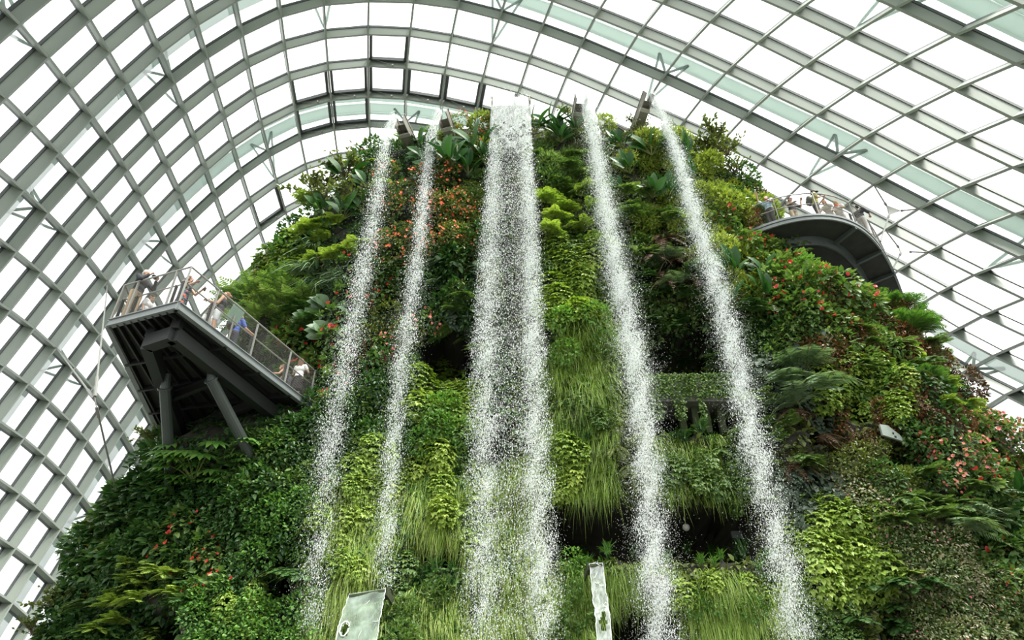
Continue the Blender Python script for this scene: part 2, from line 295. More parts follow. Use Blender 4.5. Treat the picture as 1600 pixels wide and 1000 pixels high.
# ------------------------------------------------------------------ glass vault : nodes of the steel grid in cm (rib, hoop, xyz)
NODES = """-3140 -3114 -3095 -3083 -3078 -3080 -3088 -3103 -3123 -3148 -3175 -3204 -3232 -3257 -3278 -3294 -3303 -3306 -3302
-96 181 464 751 1044 1342 1644 1951 2261 2575 2892 3212 3534 3857 4180 4501 4818 5129 5433
-972 -805 -646 -498 -359 -230 -112 -6 87 167 232 280 311 321 309 272 209 120 6
-3118 -3099 -3086 -3080 -3082 -3090 -3104 -3125 -3151 -3181 -3213 -3247 -3279 -3309 -3332 -3350 -3360 -3363 -3359
91 368 651 938 1230 1527 1828 2133 2442 2754 3069 3387 3706 4026 4347 4665 4981 5291 5594
-721 -553 -394 -244 -105 24 143 249 343 423 489 537 569 582 572 537 475 387 272
-3087 -3074 -3068 -3069 -3076 -3091 -3111 -3138 -3169 -3204 -3241 -3279 -3316 -3348 -3374 -3392 -3403 -3406 -3403
261 538 820 1107 1398 1694 1994 2298 2605 2916 3229 3545 3862 4180 4498 4815 5130 5439 5741
-459 -289 -130 20 160 290 409 517 611 692 757 806 838 851 845 813 752 664 549
-3046 -3040 -3041 -3048 -3062 -3083 -3109 -3141 -3178 -3218 -3259 -3301 -3340 -3375 -3403 -3422 -3432 -3435 -3432
413 689 970 1257 1547 1842 2141 2443 2749 3058 3370 3685 4001 4318 4634 4949 5263 5572 5873
-186 -16 144 295 436 566 686 795 890 972 1038 1087 1117 1130 1125 1099 1040 952 836
-2995 -2997 -3005 -3019 -3039 -3065 -3098 -3136 -3177 -3222 -3267 -3311 -3352 -3388 -3417 -3436 -3446 -3449 -3447
545 821 1101 1387 1677 1971 2269 2570 2874 3181 3491 3805 4121 4438 4755 5069 5381 5689 5991
94 266 428 579 721 852 973 1082 1179 1262 1330 1379 1408 1418 1411 1388 1335 1247 1128
-2934 -2944 -2959 -2980 -3006 -3039 -3077 -3120 -3167 -3216 -3265 -3310 -3351 -3387 -3414 -3435 -3446 -3450 -3448
658 932 1212 1496 1785 2078 2375 2675 2977 3283 3591 3904 4220 4538 4857 5173 5484 5792 6093
382 555 718 871 1014 1146 1268 1378 1476 1561 1630 1681 1710 1718 1706 1677 1624 1539 1421
-2861 -2879 -2902 -2930 -2964 -3002 -3046 -3094 -3146 -3199 -3251 -3298 -3340 -3374 -3396 -3416 -3430 -3434 -3430
750 1023 1301 1584 1871 2163 2459 2758 3059 3362 3669 3980 4296 4614 4938 5256 5568 5876 6178
674 850 1015 1170 1314 1447 1569 1680 1780 1866 1937 1989 2020 2028 2013 1975 1917 1830 1714
-2776 -2803 -2834 -2870 -2910 -2955 -3004 -3057 -3112 -3169 -3223 -3272 -3314 -3347 -3369 -3386 -3397 -3399 -3393
822 1092 1367 1648 1934 2224 2519 2817 3117 3419 3724 4036 4352 4671 4993 5314 5631 5942 6245
969 1147 1315 1472 1618 1753 1877 1988 2088 2176 2249 2300 2331 2340 2326 2283 2215 2122 2005
-2675 -2712 -2753 -2797 -2844 -2895 -2950 -3007 -3066 -3124 -3179 -3226 -3269 -3301 -3321 -3335 -3343 -3342 -3332
872 1139 1411 1690 1973 2261 2554 2850 3150 3452 3758 4074 4391 4712 5035 5357 5676 5989 6293
1263 1445 1616 1776 1925 2062 2188 2301 2401 2490 2563 2611 2639 2646 2629 2583 2509 2412 2295
-2558 -2606 -2656 -2708 -2763 -2821 -2881 -2943 -3005 -3063 -3116 -3162 -3203 -3233 -3251 -3262 -3267 -3263 -3248
902 1164 1433 1708 1989 2275 2564 2859 3158 3462 3771 4090 4409 4731 5057 5382 5703 6015 6319
1554 1740 1915 2078 2230 2370 2499 2614 2716 2805 2877 2924 2951 2954 2930 2876 2798 2699 2583
-2421 -2482 -2542 -2603 -2665 -2729 -2795 -2861 -2927 -2984 -3035 -3078 -3120 -3150 -3167 -3174 -3173 -3163 -3142
913 1169 1433 1704 1983 2267 2554 2847 3144 3452 3766 4089 4405 4726 5054 5383 5706 6019 6323
1838 2029 2208 2375 2530 2674 2805 2923 3026 3113 3182 3227 3256 3258 3227 3166 3083 2982 2866
-2263 -2336 -2407 -2478 -2547 -2617 -2688 -2755 -2820 -2879 -2932 -2979 -3020 -3048 -3063 -3067 -3060 -3042 -3013
908 1156 1413 1680 1956 2238 2526 2823 3122 3430 3746 4067 4383 4703 5033 5364 5688 6002 6305
2110 2307 2492 2664 2823 2969 3101 3219 3324 3410 3476 3520 3548 3549 3512 3445 3359 3257 3143
-2081 -2166 -2249 -2329 -2407 -2481 -2556 -2626 -2690 -2752 -2806 -2852 -2889 -2919 -2935 -2936 -2924 -2900 -2862
890 1128 1378 1639 1910 2191 2481 2780 3084 3394 3711 4034 4355 4672 5002 5331 5653 5965 6268
2368 2571 2762 2938 3102 3251 3384 3501 3605 3689 3753 3794 3816 3815 3773 3705 3620 3521 3408
-1875 -1971 -2064 -2154 -2240 -2321 -2400 -2471 -2536 -2599 -2655 -2700 -2736 -2763 -2779 -2779 -2763 -2733 -2688
862 1091 1333 1587 1854 2133 2423 2725 3032 3344 3662 3986 4313 4638 4965 5288 5605 5914 6215
2606 2816 3012 3194 3361 3512 3646 3764 3866 3948 4009 4046 4059 4047 4005 3942 3863 3768 3658
-1644 -1750 -1852 -1950 -2045 -2134 -2217 -2292 -2359 -2423 -2477 -2524 -2560 -2585 -2597 -2595 -2576 -2540 -2488
829 1049 1282 1530 1791 2067 2357 2658 2967 3281 3602 3926 4254 4583 4910 5230 5544 5852 6153
2820 3036 3237 3424 3594 3747 3882 4000 4100 4180 4238 4272 4279 4262 4221 4162 4086 3995 3889
-1390 -1503 -1613 -1719 -1820 -1916 -2004 -2083 -2154 -2222 -2278 -2325 -2360 -2382 -2391 -2385 -2362 -2322 -2265
795 1007 1233 1474 1730 2002 2288 2590 2901 3213 3530 3854 4183 4513 4840 5161 5477 5786 6087
3005 3227 3433 3623 3796 3951 4087 4204 4301 4380 4437 4469 4475 4457 4418 4361 4288 4200 4097
-1116 -1234 -1349 -1460 -1567 -1668 -1761 -1846 -1921 -1992 -2053 -2099 -2133 -2153 -2160 -2151 -2124 -2080 -2018
764 969 1189 1425 1676 1943 2225 2523 2833 3142 3456 3780 4108 4438 4766 5091 5410 5722 6026
3160 3385 3594 3787 3963 4120 4256 4371 4466 4544 4601 4632 4640 4625 4588 4533 4462 4377 4277
-824 -947 -1065 -1179 -1288 -1392 -1488 -1577 -1656 -1725 -1784 -1832 -1870 -1896 -1904 -1893 -1863 -1815 -1750
739 940 1156 1388 1635 1898 2176 2468 2771 3081 3397 3716 4040 4371 4703 5031 5353 5667 5974
3280 3507 3719 3913 4091 4248 4386 4502 4597 4674 4729 4764 4775 4760 4724 4671 4603 4522 4426
-520 -645 -765 -880 -990 -1094 -1190 -1278 -1355 -1423 -1483 -1536 -1580 -1613 -1623 -1612 -1580 -1531 -1464
724 922 1136 1366 1611 1872 2147 2435 2734 3045 3361 3680 4004 4332 4662 4990 5313 5630 5938
3366 3593 3804 4000 4177 4336 4474 4591 4687 4762 4816 4851 4861 4850 4818 4771 4708 4632 4542
-208 -334 -455 -571 -680 -782 -876 -961 -1038 -1107 -1169 -1224 -1272 -1307 -1321 -1312 -1281 -1231 -1164
718 917 1132 1361 1606 1866 2140 2429 2731 3040 3355 3676 3999 4323 4648 4973 5295 5612 5921
3415 3641 3851 4046 4223 4381 4519 4635 4729 4804 4857 4889 4901 4894 4870 4830 4775 4706 4623
107 -19 -140 -256 -365 -466 -557 -639 -716 -789 -857 -915 -961 -995 -1009 -1001 -972 -922 -855
723 925 1141 1373 1619 1879 2153 2442 2743 3054 3372 3693 4016 4336 4658 4979 5298 5614 5924
3430 3653 3861 4053 4229 4387 4525 4641 4734 4805 4855 4886 4900 4899 4883 4851 4805 4744 4669
422 296 174 58 -51 -151 -242 -322 -399 -477 -548 -608 -653 -683 -695 -686 -657 -609 -541
739 944 1164 1399 1648 1909 2183 2469 2769 3085 3403 3724 4044 4364 4683 5002 5319 5634 5944
3410 3630 3835 4024 4198 4355 4493 4610 4703 4770 4819 4850 4868 4872 4863 4839 4800 4748 4682
731 606 486 369 259 156 64 -18 -95 -175 -247 -306 -349 -375 -384 -373 -343 -295 -228
763 972 1196 1435 1687 1951 2227 2513 2811 3122 3437 3757 4078 4398 4718 5036 5353 5667 5978
3358 3575 3776 3962 4133 4288 4425 4542 4636 4705 4757 4791 4811 4819 4814 4797 4766 4721 4663
1033 910 790 674 563 458 360 274 200 121 49 -9 -50 -73 -77 -64 -33 16 83
794 1007 1234 1476 1731 1999 2276 2562 2855 3160 3471 3792 4114 4437 4758 5077 5394 5709 6020
3275 3489 3687 3871 4039 4192 4327 4445 4542 4617 4673 4709 4732 4743 4742 4730 4705 4667 4616
1324 1203 1085 971 860 753 652 561 488 412 339 283 245 226 224 239 272 322 388
830 1045 1274 1518 1775 2044 2322 2607 2897 3201 3514 3832 4154 4477 4799 5119 5438 5753 6065
3161 3374 3571 3753 3920 4071 4206 4326 4426 4503 4561 4603 4630 4646 4650 4642 4622 4589 4543
1602 1483 1367 1255 1147 1042 941 845 769 697 627 572 536 519 520 537 571 621 687
868 1084 1314 1558 1814 2083 2360 2646 2939 3246 3558 3874 4194 4516 4838 5160 5479 5796 6109
3020 3232 3429 3611 3777 3929 4066 4187 4287 4365 4428 4476 4509 4530 4538 4534 4518 4489 4447
1864 1747 1635 1526 1420 1318 1219 1124 1044 970 906 856 823 808 810 829 864 914 979
904 1120 1350 1592 1848 2114 2390 2676 2971 3281 3594 3909 4228 4550 4872 5194 5515 5832 6147
2852 3065 3263 3446 3614 3768 3907 4030 4133 4214 4280 4333 4372 4397 4409 4409 4396 4369 4330
2110 1995 1885 1779 1676 1576 1482 1391 1310 1236 1178 1133 1104 1091 1095 1114 1149 1198 1262
936 1151 1380 1621 1875 2142 2416 2705 2998 3305 3618 3934 4253 4575 4897 5220 5541 5859 6175
2661 2874 3074 3259 3430 3586 3727 3851 3961 4048 4120 4176 4219 4248 4264 4266 4255 4230 4192
2339 2224 2115 2012 1913 1817 1726 1641 1566 1499 1444 1403 1377 1367 1372 1392 1425 1474 1536
961 1175 1402 1642 1895 2162 2439 2723 3013 3314 3627 3945 4266 4588 4910 5233 5555 5874 6190
2447 2663 2864 3052 3225 3383 3527 3657 3772 3868 3944 4004 4051 4083 4102 4107 4097 4074 4035
2549 2433 2324 2223 2129 2040 1958 1881 1809 1747 1698 1662 1641 1633 1639 1658 1691 1738 1799
973 1187 1413 1653 1905 2169 2442 2724 3017 3317 3628 3945 4265 4586 4909 5232 5554 5874 6191
2216 2433 2636 2826 3002 3164 3312 3446 3564 3666 3749 3815 3866 3902 3924 3931 3922 3899 3860
2742 2623 2513 2411 2319 2238 2165 2098 2039 1981 1938 1909 1892 1886 1893 1912 1944 1989 2048
971 1183 1409 1648 1899 2161 2433 2712 3002 3306 3616 3930 4248 4568 4891 5214 5536 5856 6173
1969 2187 2393 2587 2767 2931 3082 3220 3341 3446 3534 3607 3664 3705 3730 3738 3731 3707 3668
2919 2797 2684 2581 2490 2412 2346 2285 2236 2194 2160 2137 2125 2121 2129 2148 2180 2225 2282
950 1161 1386 1625 1876 2138 2408 2688 2978 3280 3587 3898 4213 4532 4854 5178 5500 5820 6137
1710 1929 2137 2334 2516 2684 2837 2980 3104 3209 3303 3383 3446 3492 3519 3529 3522 3499 3460
3080 2954 2840 2736 2646 2569 2505 2450 2408 2378 2355 2340 2333 2333 2343 2363 2396 2441 2497
909 1119 1342 1580 1830 2091 2361 2641 2932 3233 3537 3844 4157 4476 4798 5121 5443 5763 6080
1443 1663 1871 2069 2254 2425 2583 2728 2855 2962 3061 3146 3214 3263 3292 3303 3297 3275 3236
3226 3098 2982 2878 2787 2711 2647 2595 2553 2529 2515 2511 2511 2515 2529 2553 2589 2635 2691
847 1054 1276 1511 1760 2020 2290 2571 2862 3161 3464 3769 4081 4400 4722 5044 5365 5684 6000
1171 1391 1599 1797 1984 2158 2319 2466 2600 2714 2815 2901 2970 3020 3051 3064 3059 3038 3000
3360 3229 3111 3006 2914 2836 2772 2719 2678 2653 2641 2647 2653 2664 2685 2716 2755 2803 2860
763 968 1187 1420 1666 1924 2194 2475 2766 3065 3370 3672 3986 4305 4625 4945 5264 5583 5899
897 1116 1325 1524 1711 1887 2051 2202 2339 2459 2561 2649 2716 2766 2798 2813 2810 2791 2754
3480 3347 3227 3120 3026 2945 2878 2823 2781 2754 2743 2748 2759 2781 2812 2849 2892 2943 3002
658 860 1076 1306 1550 1806 2075 2355 2645 2944 3250 3557 3872 4188 4504 4823 5141 5459 5775
624 843 1052 1251 1440 1617 1783 1937 2076 2199 2303 2389 2456 2507 2540 2556 2555 2536 2500
3588 3452 3328 3218 3121 3037 2967 2909 2867 2839 2827 2830 2841 2871 2909 2950 2997 3051 3113
533 732 944 1172 1413 1667 1934 2212 2500 2798 3102 3413 3731 4044 4360 4678 4997 5315 5631
355 574 783 983 1172 1351 1519 1674 1815 1939 2045 2131 2198 2248 2281 2297 2296 2279 2244
3682 3542 3416 3302 3201 3113 3039 2979 2934 2905 2891 2893 2908 2939 2975 3018 3069 3127 3193
389 584 794 1018 1256 1508 1772 2048 2335 2630 2933 3243 3558 3874 4194 4515 4834 5152 5467
91 310 520 720 911 1091 1260 1416 1558 1684 1791 1879 1948 1995 2026 2041 2040 2022 1987
3762 3619 3488 3370 3264 3172 3094 3030 2982 2950 2933 2932 2945 2970 3007 3053 3107 3169 3239
227 419 625 846 1082 1331 1593 1867 2152 2446 2748 3057 3372 3693 4014 4335 4654 4972 5286
-167 53 264 465 657 838 1008 1165 1308 1434 1543 1632 1701 1748 1777 1790 1788 1769 1735
3827 3680 3545 3422 3312 3215 3132 3064 3011 2974 2952 2946 2953 2975 3010 3057 3113 3179 3254
49 237 440 658 892 1139 1399 1671 1954 2247 2549 2859 3176 3497 3819 4140 4460 4777 5091
-416 -195 16 219 411 594 765 922 1066 1192 1301 1391 1459 1507 1536 1548 1544 1525 1490
3878 3726 3587 3459 3343 3241 3153 3079 3020 2976 2948 2935 2937 2954 2986 3032 3089 3158 3236
-146 39 239 455 686 931 1190 1461 1744 2037 2340 2651 2968 3289 3612 3934 4253 4570 4884
-655 -434 -222 -18 176 359 530 689 832 959 1068 1157 1226 1274 1303 1315 1311 1291 1256
3913 3757 3612 3479 3358 3250 3155 3074 3008 2957 2921 2900 2896 2908 2936 2979 3037 3106 3187
-356 -174 24 238 467 711 969 1240 1523 1816 2120 2432 2750 3071 3394 3716 4036 4352 4665
-885 -663 -449 -245 -50 134 306 465 608 735 844 933 1002 1051 1082 1094 1090 1069 1034"""
GRID = np.array(NODES.split(), float).reshape(42, 3, 19).transpose(0, 2, 1) / 100.0
GRID[..., 2] += CAMZ
R0, H0 = -11, -4
gr = np.gradient(GRID, axis=0); gh = np.gradient(GRID, axis=1)
NRM = unit(np.cross(gr, gh))
mid = np.array([2., 35, 12])
flip = np.sum(NRM * (mid - GRID), -1) < 0
NRM[flip] *= -1                                    # towards the inside
NR, NH = 42, 19
def gp(r, h): return GRID[r - R0, h - H0]
def gn(r, h): return NRM[r - R0, h - H0]
ceil = thing('ceiling', (0, 35, 0), 'curved glass and steel vault over the whole conservatory', 'glass roof', kind='structure')
def cpart(name, geo, mats, label=None):
    o = link(name, geo.mesh(name), mats, ceil, (0, -35, 0))
    if label: o['label'] = label
    return o
def loft(g, P, N, w, d0, d1, m):
    """rectangular bar along P, from depth d0 to d1 on the outer side of the nodes"""
    T = np.gradient(P, axis=0); S = unit(np.cross(T, N)); n = len(P)
    V = np.stack([P - N * d0 - S * w, P - N * d0 + S * w, P - N * d1 + S * w, P - N * d1 - S * w], 1).reshape(-1, 3)
    i = (np.arange(n - 1) * 4)[:, None]
    Q = np.concatenate([i + [k, (k + 1) % 4, 4 + (k + 1) % 4, 4 + k] for k in range(4)] + [[[0, 3, 2, 1]], [[4 * n - 4, 4 * n - 3, 4 * n - 2, 4 * n - 1]]])
    g.add(V, Q=Q, m=m)
ok = GRID[..., 2] > -1.0
def runs(mask):
    idx = np.where(mask)[0]
    return (idx[0], idx[-1] + 1) if len(idx) > 2 else None
for j in range(NH):
    a = runs(ok[:, j])
    if not a: continue
    g = Geo(); loft(g, GRID[a[0]:a[1], j], NRM[a[0]:a[1], j], .08, 0, .70, 0); loft(g, GRID[a[0]:a[1], j], NRM[a[0]:a[1], j], .12, .70, .88, 1)
    cpart('arch_beam', g, [M['steel_paint'], M['gasket']])
for i in range(NR):
    a = runs(ok[i])
    if not a: continue
    g = Geo(); loft(g, GRID[i, a[0]:a[1]], NRM[i, a[0]:a[1]], .07, .01, .58, 0); loft(g, GRID[i, a[0]:a[1]], NRM[i, a[0]:a[1]], .08, .58, .87, 1)
    cpart('rib_beam', g, [M['steel_paint'], M['gasket']])
VENT = [(8, 5), (6, 6), (7, 6), (8, 6), (9, 6), (10, 6), (11, 6), (6, 7), (7, 7), (4, 9), (7, 9)]
g = Geo(); out = GRID - NRM * .84
for i in range(NR - 1):
    for j in range(NH - 1):
        if not (ok[i, j] and ok[i + 1, j] and ok[i, j + 1] and ok[i + 1, j + 1]): continue
        if (i + R0, j + H0) in VENT: continue
        g.add([out[i, j], out[i + 1, j], out[i + 1, j + 1], out[i, j + 1]], Q=[[0, 1, 2, 3]])
o = cpart('glazing', g, M['glass'])
# outer steel arches standing outside the glass, with slanting struts
for n, ah in enumerate((-1, 3, 7, 11)):
    j = ah - H0; a = runs(ok[:, j])
    base = GRID[a[0]:a[1], j]; nn = NRM[a[0]:a[1], j]
    hd = unit(gh[a[0]:a[1], j])
    P = base - nn * 1.75 + hd * 2.7
    arch = thing('outer_arch', tuple(P[0]), ['pale steel arch outside the glass nearest the viewer', 'pale steel arch outside the glass, second from the viewer',
                 'pale steel arch outside the glass behind the summit', 'pale steel arch outside the glass, farthest back'][n], 'arch', 'outer arches over the roof', 'structure')
    g = Geo(); loft(g, P, nn, .48, 0, .10, 0); loft(g, P - hd * .9, nn, .16, 0, .10, 0)
    link('arch_beam', g.mesh('arch_beam'), M['arch_paint'], arch, -P[0])
    g = Geo(); loft(g, P + nn * .001 + hd * .95, nn, .12, .3, .5, 0)
    link('edge_tube', g.mesh('edge_tube'), M['arch_paint'], arch, -P[0])
    off = {-1: 1, 3: 3, 7: 1, 11: 3}[ah]
    for r in range(R0, R0 + NR):
        if (r - off) % 4 or not a[0] <= r - R0 < a[1]: continue
        top = P[r - R0 - a[0]]
        for hh in (ah + 1, ah + 2):
            if hh > H0 + NH - 1: continue
            q = gp(r, hh) - gn(r, hh) * .86
            g = Geo(); tt = gr[r - R0, hh - H0] * .12
            for sgn in (-1, 1):
                g.tube([q, q + (top + tt * sgn * 3 - q) * .18, top + tt * sgn * 3], [.03, .10, .10], 6)
            link('strut', g.mesh('strut'), M['arch_paint'], arch, -P[0])
# opening vents
for n, (r, h) in enumerate(VENT):
    c4 = np.array([gp(r, h), gp(r + 1, h), gp(r + 1, h + 1), gp(r, h + 1)]); n4 = np.array([gn(r, h), gn(r + 1, h), gn(r + 1, h + 1), gn(r, h + 1)])
    fr = c4 - n4 * .66; c = fr.mean(0); nm = unit(n4.mean(0))
    tg = lambda t: c + (fr - c) * t
    wv = thing(f'window_{n + 1}', tuple(c), f'opening roof vent number {n + 1} with dark frame', 'window', 'opening vents in the roof', 'structure')
    place = ['alone above the row of six', 'leftmost in the row of six', 'second in the row of six', 'third in the row of six', 'fourth in the row of six', 'fifth in the row of six', 'sixth in the row of six, by the waterfall',
             'left one of the lower pair', 'right one of the lower pair', 'low at the far left end', 'low behind the twiggy shrub'][n]
    wv['label'] = 'dark framed opening roof vent, ' + place
    g = Geo(); inn = tg(.86)
    for k in range(4): g.beam(inn[k], inn[(k + 1) % 4], .22, .30, nm)
    link('frame', g.mesh('frame'), M['gasket'], wv, -c)
    g = Geo(); pn = tg(.93) - nm * .1; g.add(pn, Q=[[0, 1, 2, 3]])
    link('pane', g.mesh('pane'), M['glass'], wv, -c)
    g = Geo(); a = inn[3] * .92 + inn[2] * .08 + nm * .05; b = inn[3] * .35 + inn[2] * .65 + nm * .55
    g.tube([a, b], .025, 6); g.box(b, .12, .12, .12)
    link('actuator_arm', g.mesh('actuator_arm'), M['rail_steel'], wv, -c)
    g = Geo(); b = inn[0] * .35 + inn[1] * .65 + nm * .2; g.box(b, .16, .12, .25)
    link('motor_box', g.mesh('motor_box'), M['gasket'], wv, -c)
# ------------------------------------------------------------------ planted mountain (soil and rock core)
YC = 31.0
LEFT = [(655, 222), (580, 270), (510, 340), (440, 425), (400, 500), (345, 590), (272, 705), (212, 790), (150, 885), (95, 990), (45, 1090), (0, 1200)]
RIGHT = [(930, 218), (1085, 262), (1168, 318), (1222, 415), (1305, 492), (1405, 522), (1455, 595), (1512, 680), (1585, 745), (1655, 840), (1715, 940), (1780, 1060), (1830, 1200)]
def sil(tab):
    p = np.array([at_Y(x, y, YC) for x, y in tab]); k = np.argsort(p[:, 2]); return p[k, 2], p[k, 0]
LZ, LX = sil(LEFT); RZ, RX = sil(RIGHT)
FZ = np.array([-2, 0, 5, 10, 20, 28, 33, 35.5, 37.0, 37.8]); FY = np.array([24.2, 24.4, 25.4, 26.2, 26.8, 27.0, 27.3, 27.8, 28.6, 30.0])
ZTOP = 37.3
def halfw(z):
    xl = np.interp(z, LZ, LX); xr = np.interp(z, RZ, RX); return xl, xr
def vnoise(P, s, seed):
    r = np.random.default_rng(seed); o = np.zeros(len(P)); amp = 1.0
    for k in range(4):
        f = (2 ** k) / s
        for q in range(3):
            d = r.normal(size=3); d /= np.linalg.norm(d); o += amp * np.sin(P @ d * f * 2 * math.pi + r.uniform(0, 6.3)) / 3
        amp *= .55
    return o
CAVES = [(655, 506, 742, 590, 4.5), (1012, 500, 1132, 580, 3.5), (848, 776, 1192, 874, 5.5), (955, 948, 1075, 1040, 4), (640, 842, 716, 884, 3.5),
         (400, 868, 444, 934, 3), (728, 655, 792, 724, 2.5), (205, 960, 275, 1030, 2.5), (1015, 628, 1150, 676, 3.0), (1392, 702, 1470, 748, 3),
         (1330, 622, 1366, 655, 1.8), (1385, 945, 1445, 1010, 2.5), (1300, 690, 1330, 720, 1.5), (920, 430, 985, 490, 1.6), (430, 510, 500, 560, 1.0), (1270, 640, 1320, 690, 1.5)]
nz, nf, nb = 190, 320, 60
zs = np.concatenate([np.linspace(-1, ZTOP - 1.2, nz - 16), ZTOP - 1.2 + 1.2 * np.sin(np.linspace(0, 1, 17)[1:] * math.pi / 2)])
rows = []
for z in zs:
    xl, xr = halfw(min(z, ZTOP - 1.0)); xc, a = (xl + xr) / 2, (xr - xl) / 2
    k = 1.0 if z < ZTOP - 1.2 else max(.02, math.sqrt(max(0, 1 - ((z - ZTOP + 1.2) / 1.2) ** 2)))
    b = (YC - np.interp(z, FZ, FY)) * (.35 + .65 * k); a = a * (.25 + .75 * k)
    th = np.concatenate([np.linspace(math.pi, 2 * math.pi, nf, endpoint=False), np.linspace(0, math.pi, nb, endpoint=False)])
    c, s = np.cos(th), np.sin(th); n = 2.5
    x = xc + a * np.sign(c) * np.abs(c) ** (2 / n); y = np.where(s < 0, YC - b * np.abs(s) ** (2 / n), YC + 9 * np.abs(s) ** (2 / n) * (.4 + .6 * k))
    rows.append(np.stack([x, y, np.full_like(x, z)], 1))
R = np.array(rows); nrow, ncol = R.shape[:2]
P = R.reshape(-1, 3)
def bump(P, x, z, sx, sz, amt):
    P[:, 1] -= amt * np.exp(-((P[:, 0] - x) / sx) ** 2 - ((P[:, 2] - z) / sz) ** 2) * (P[:, 1] < YC + 1)
bump(P, 15.5, 13, 4.5, 9, 2.0); bump(P, -9, 9, 6, 7, 1.3); bump(P, -12, 14, 4, 3, .8); bump(P, 3.2, 15, 1.8, 7, .8); bump(P, 16, 6, 6, 5, 1.0)
dn = vnoise(P, 5.5, 5) * .40 + vnoise(P, 2.6, 6) * .30
P[:, 1] -= dn * (P[:, 1] < YC + 1)
uv, dep = proj_np(P)
for (x0, y0, x1, y1, dd) in CAVES:
    e = 7.0
    wob = 8 * np.sin(uv[:, 0] * .11 + x0) + 5 * np.sin(uv[:, 0] * .23 + y0)
    mx = np.clip((uv[:, 0] - x0) / e + .5, 0, 1) * np.clip((x1 - uv[:, 0]) / e + .5, 0, 1)
    my = np.clip((uv[:, 1] - y0 + wob * .5) / e + .5, 0, 1) * np.clip((y1 - uv[:, 1] + wob * .3) / e + .5, 0, 1)
    P[:, 1] += dd * mx * my * (P[:, 1] < YC - .5)
ZDECK = CAMZ + 14.1
DECKPOLY = [np.array(at_z(x, y, ZDECK))[:2] for x, y in ((150, 505), (280, 466), (488, 632), (256, 676))]
def over_deck(x, y, grow=0.0):
    x = np.asarray(x, float); y = np.asarray(y, float); c = sum(DECKPOLY) / 4; ok_ = np.ones(x.shape, bool)
    for k in range(4):
        p, q = DECKPOLY[k], DECKPOLY[(k + 1) % 4]; d = q - p; nrm = np.array([-d[1], d[0]]) / np.hypot(*d)
        if np.dot(c - p, nrm) < 0: nrm = -nrm
        ok_ &= (x - p[0]) * nrm[0] + (y - p[1]) * nrm[1] > -grow
    return ok_
# a level walking space is cut into the slope where the platform meets it
for _k in range(5):
    m_ = over_deck(P[:, 0], P[:, 1], .3) & (P[:, 2] > ZDECK - .25) & (P[:, 2] < ZDECK + 3.4)
    P[m_, 1] += .9
P[:, 1] = np.where(R.reshape(-1, 3)[:, 1] < YC, np.minimum(P[:, 1], YC + 5), P[:, 1])
i = (np.arange(nrow - 1) * ncol)[:, None]; j = np.arange(ncol)[None]; j2 = (j + 1) % ncol
Q = np.stack([i + j, i + j2, i + ncol + j2, i + ncol + j], -1).reshape(-1, 4)
g = Geo(); top = P[-ncol:].mean(0)
g.add(np.vstack([P, top]), Q=Q, T=[[(nrow - 1) * ncol + a, (nrow - 1) * ncol + (a + 1) % ncol, nrow * ncol] for a in range(ncol)])
mount = link('mountain', g.mesh('mountain', True), M['rock'])
tag(mount, 'dark rock and soil core of the tall planted mountain', 'mountain', kind='structure')
VERTS = [Vector(p) for p in np.vstack([P, top])]
BVH = BVHTree.FromPolygons(VERTS, [list(map(int, q)) for q in Q] + [[(nrow - 1) * ncol + a, (nrow - 1) * ncol + (a + 1) % ncol, nrow * ncol] for a in range(ncol)])
def hit(x, y):
    h, n, idx, dist = BVH.ray_cast(CAM, ray(x, y).normalized())
    if h is None: return None, None
    if n.y > 0 and n.dot(h - CAM) > 0: n = -n
    return h, n
def in_cave(x, y, m=0):
    return any(x0 + m < x < x1 - m and y0 + m < y < y1 - m for (x0, y0, x1, y1, d) in CAVES[:10])
# ------------------------------------------------------------------ viewing platform on the left
ZP = CAMZ + 14.1
def pp(x, y): return np.array(at_z(x, y, ZP))
A_, B_, C_, D_ = pp(280, 472), pp(173, 500), pp(256, 676), pp(489, 633)
D2 = D_ + (D_ - A_) * .12
plat = thing('viewing_platform', tuple(A_), 'steel viewing platform jutting out from the left slope on two raking columns', 'platform')
def part(name, g, mats, parent, org, label=None):
    o = link(name, g.mesh(name), mats, parent, -np.asarray(org, float))
    if label: o['label'] = label
    return o
UP = np.array([0, 0, 1.])
def prism(g, poly, z0, z1, m=0):
    n = len(poly); V = [[p[0], p[1], z0] for p in poly] + [[p[0], p[1], z1] for p in poly]
    c0 = np.mean(V[:n], 0); c1 = np.mean(V[n:], 0)
    T = [[2 * n, (k + 1) % n, k] for k in range(n)] + [[2 * n + 1, n + k, n + (k + 1) % n] for k in range(n)]
    return g.add(V + [c0, c1], T=T, Q=[[k, (k + 1) % n, n + (k + 1) % n, n + k] for k in range(n)], m=m)
poly = [B_, A_, D2, C_]
g = Geo(); prism(g, poly, ZP - .05, ZP + .04); part('deck', g, M['deck_board'], plat, A_)
g = Geo()
for a, b in ((B_, A_), (A_, D2), (C_, B_)):
    dz = UP * .17; g.beam(a - dz, b - dz, .10, .30); g.beam(a - UP * .03, b - UP * .03, .20, .035); g.beam(a - UP * .31, b - UP * .31, .20, .035)
part('edge_channel', g, M['edge_steel'], plat, A_, 'grey steel edge channel')
lerp = lambda a, b, t: a + (b - a) * t
g = Geo()                                                   # ribs fanning below the front edge
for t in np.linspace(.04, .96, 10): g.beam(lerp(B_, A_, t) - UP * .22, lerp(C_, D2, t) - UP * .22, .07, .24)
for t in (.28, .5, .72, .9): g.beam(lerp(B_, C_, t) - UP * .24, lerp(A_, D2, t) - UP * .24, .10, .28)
part('joist_frame', g, M['dark_steel'], plat, A_)
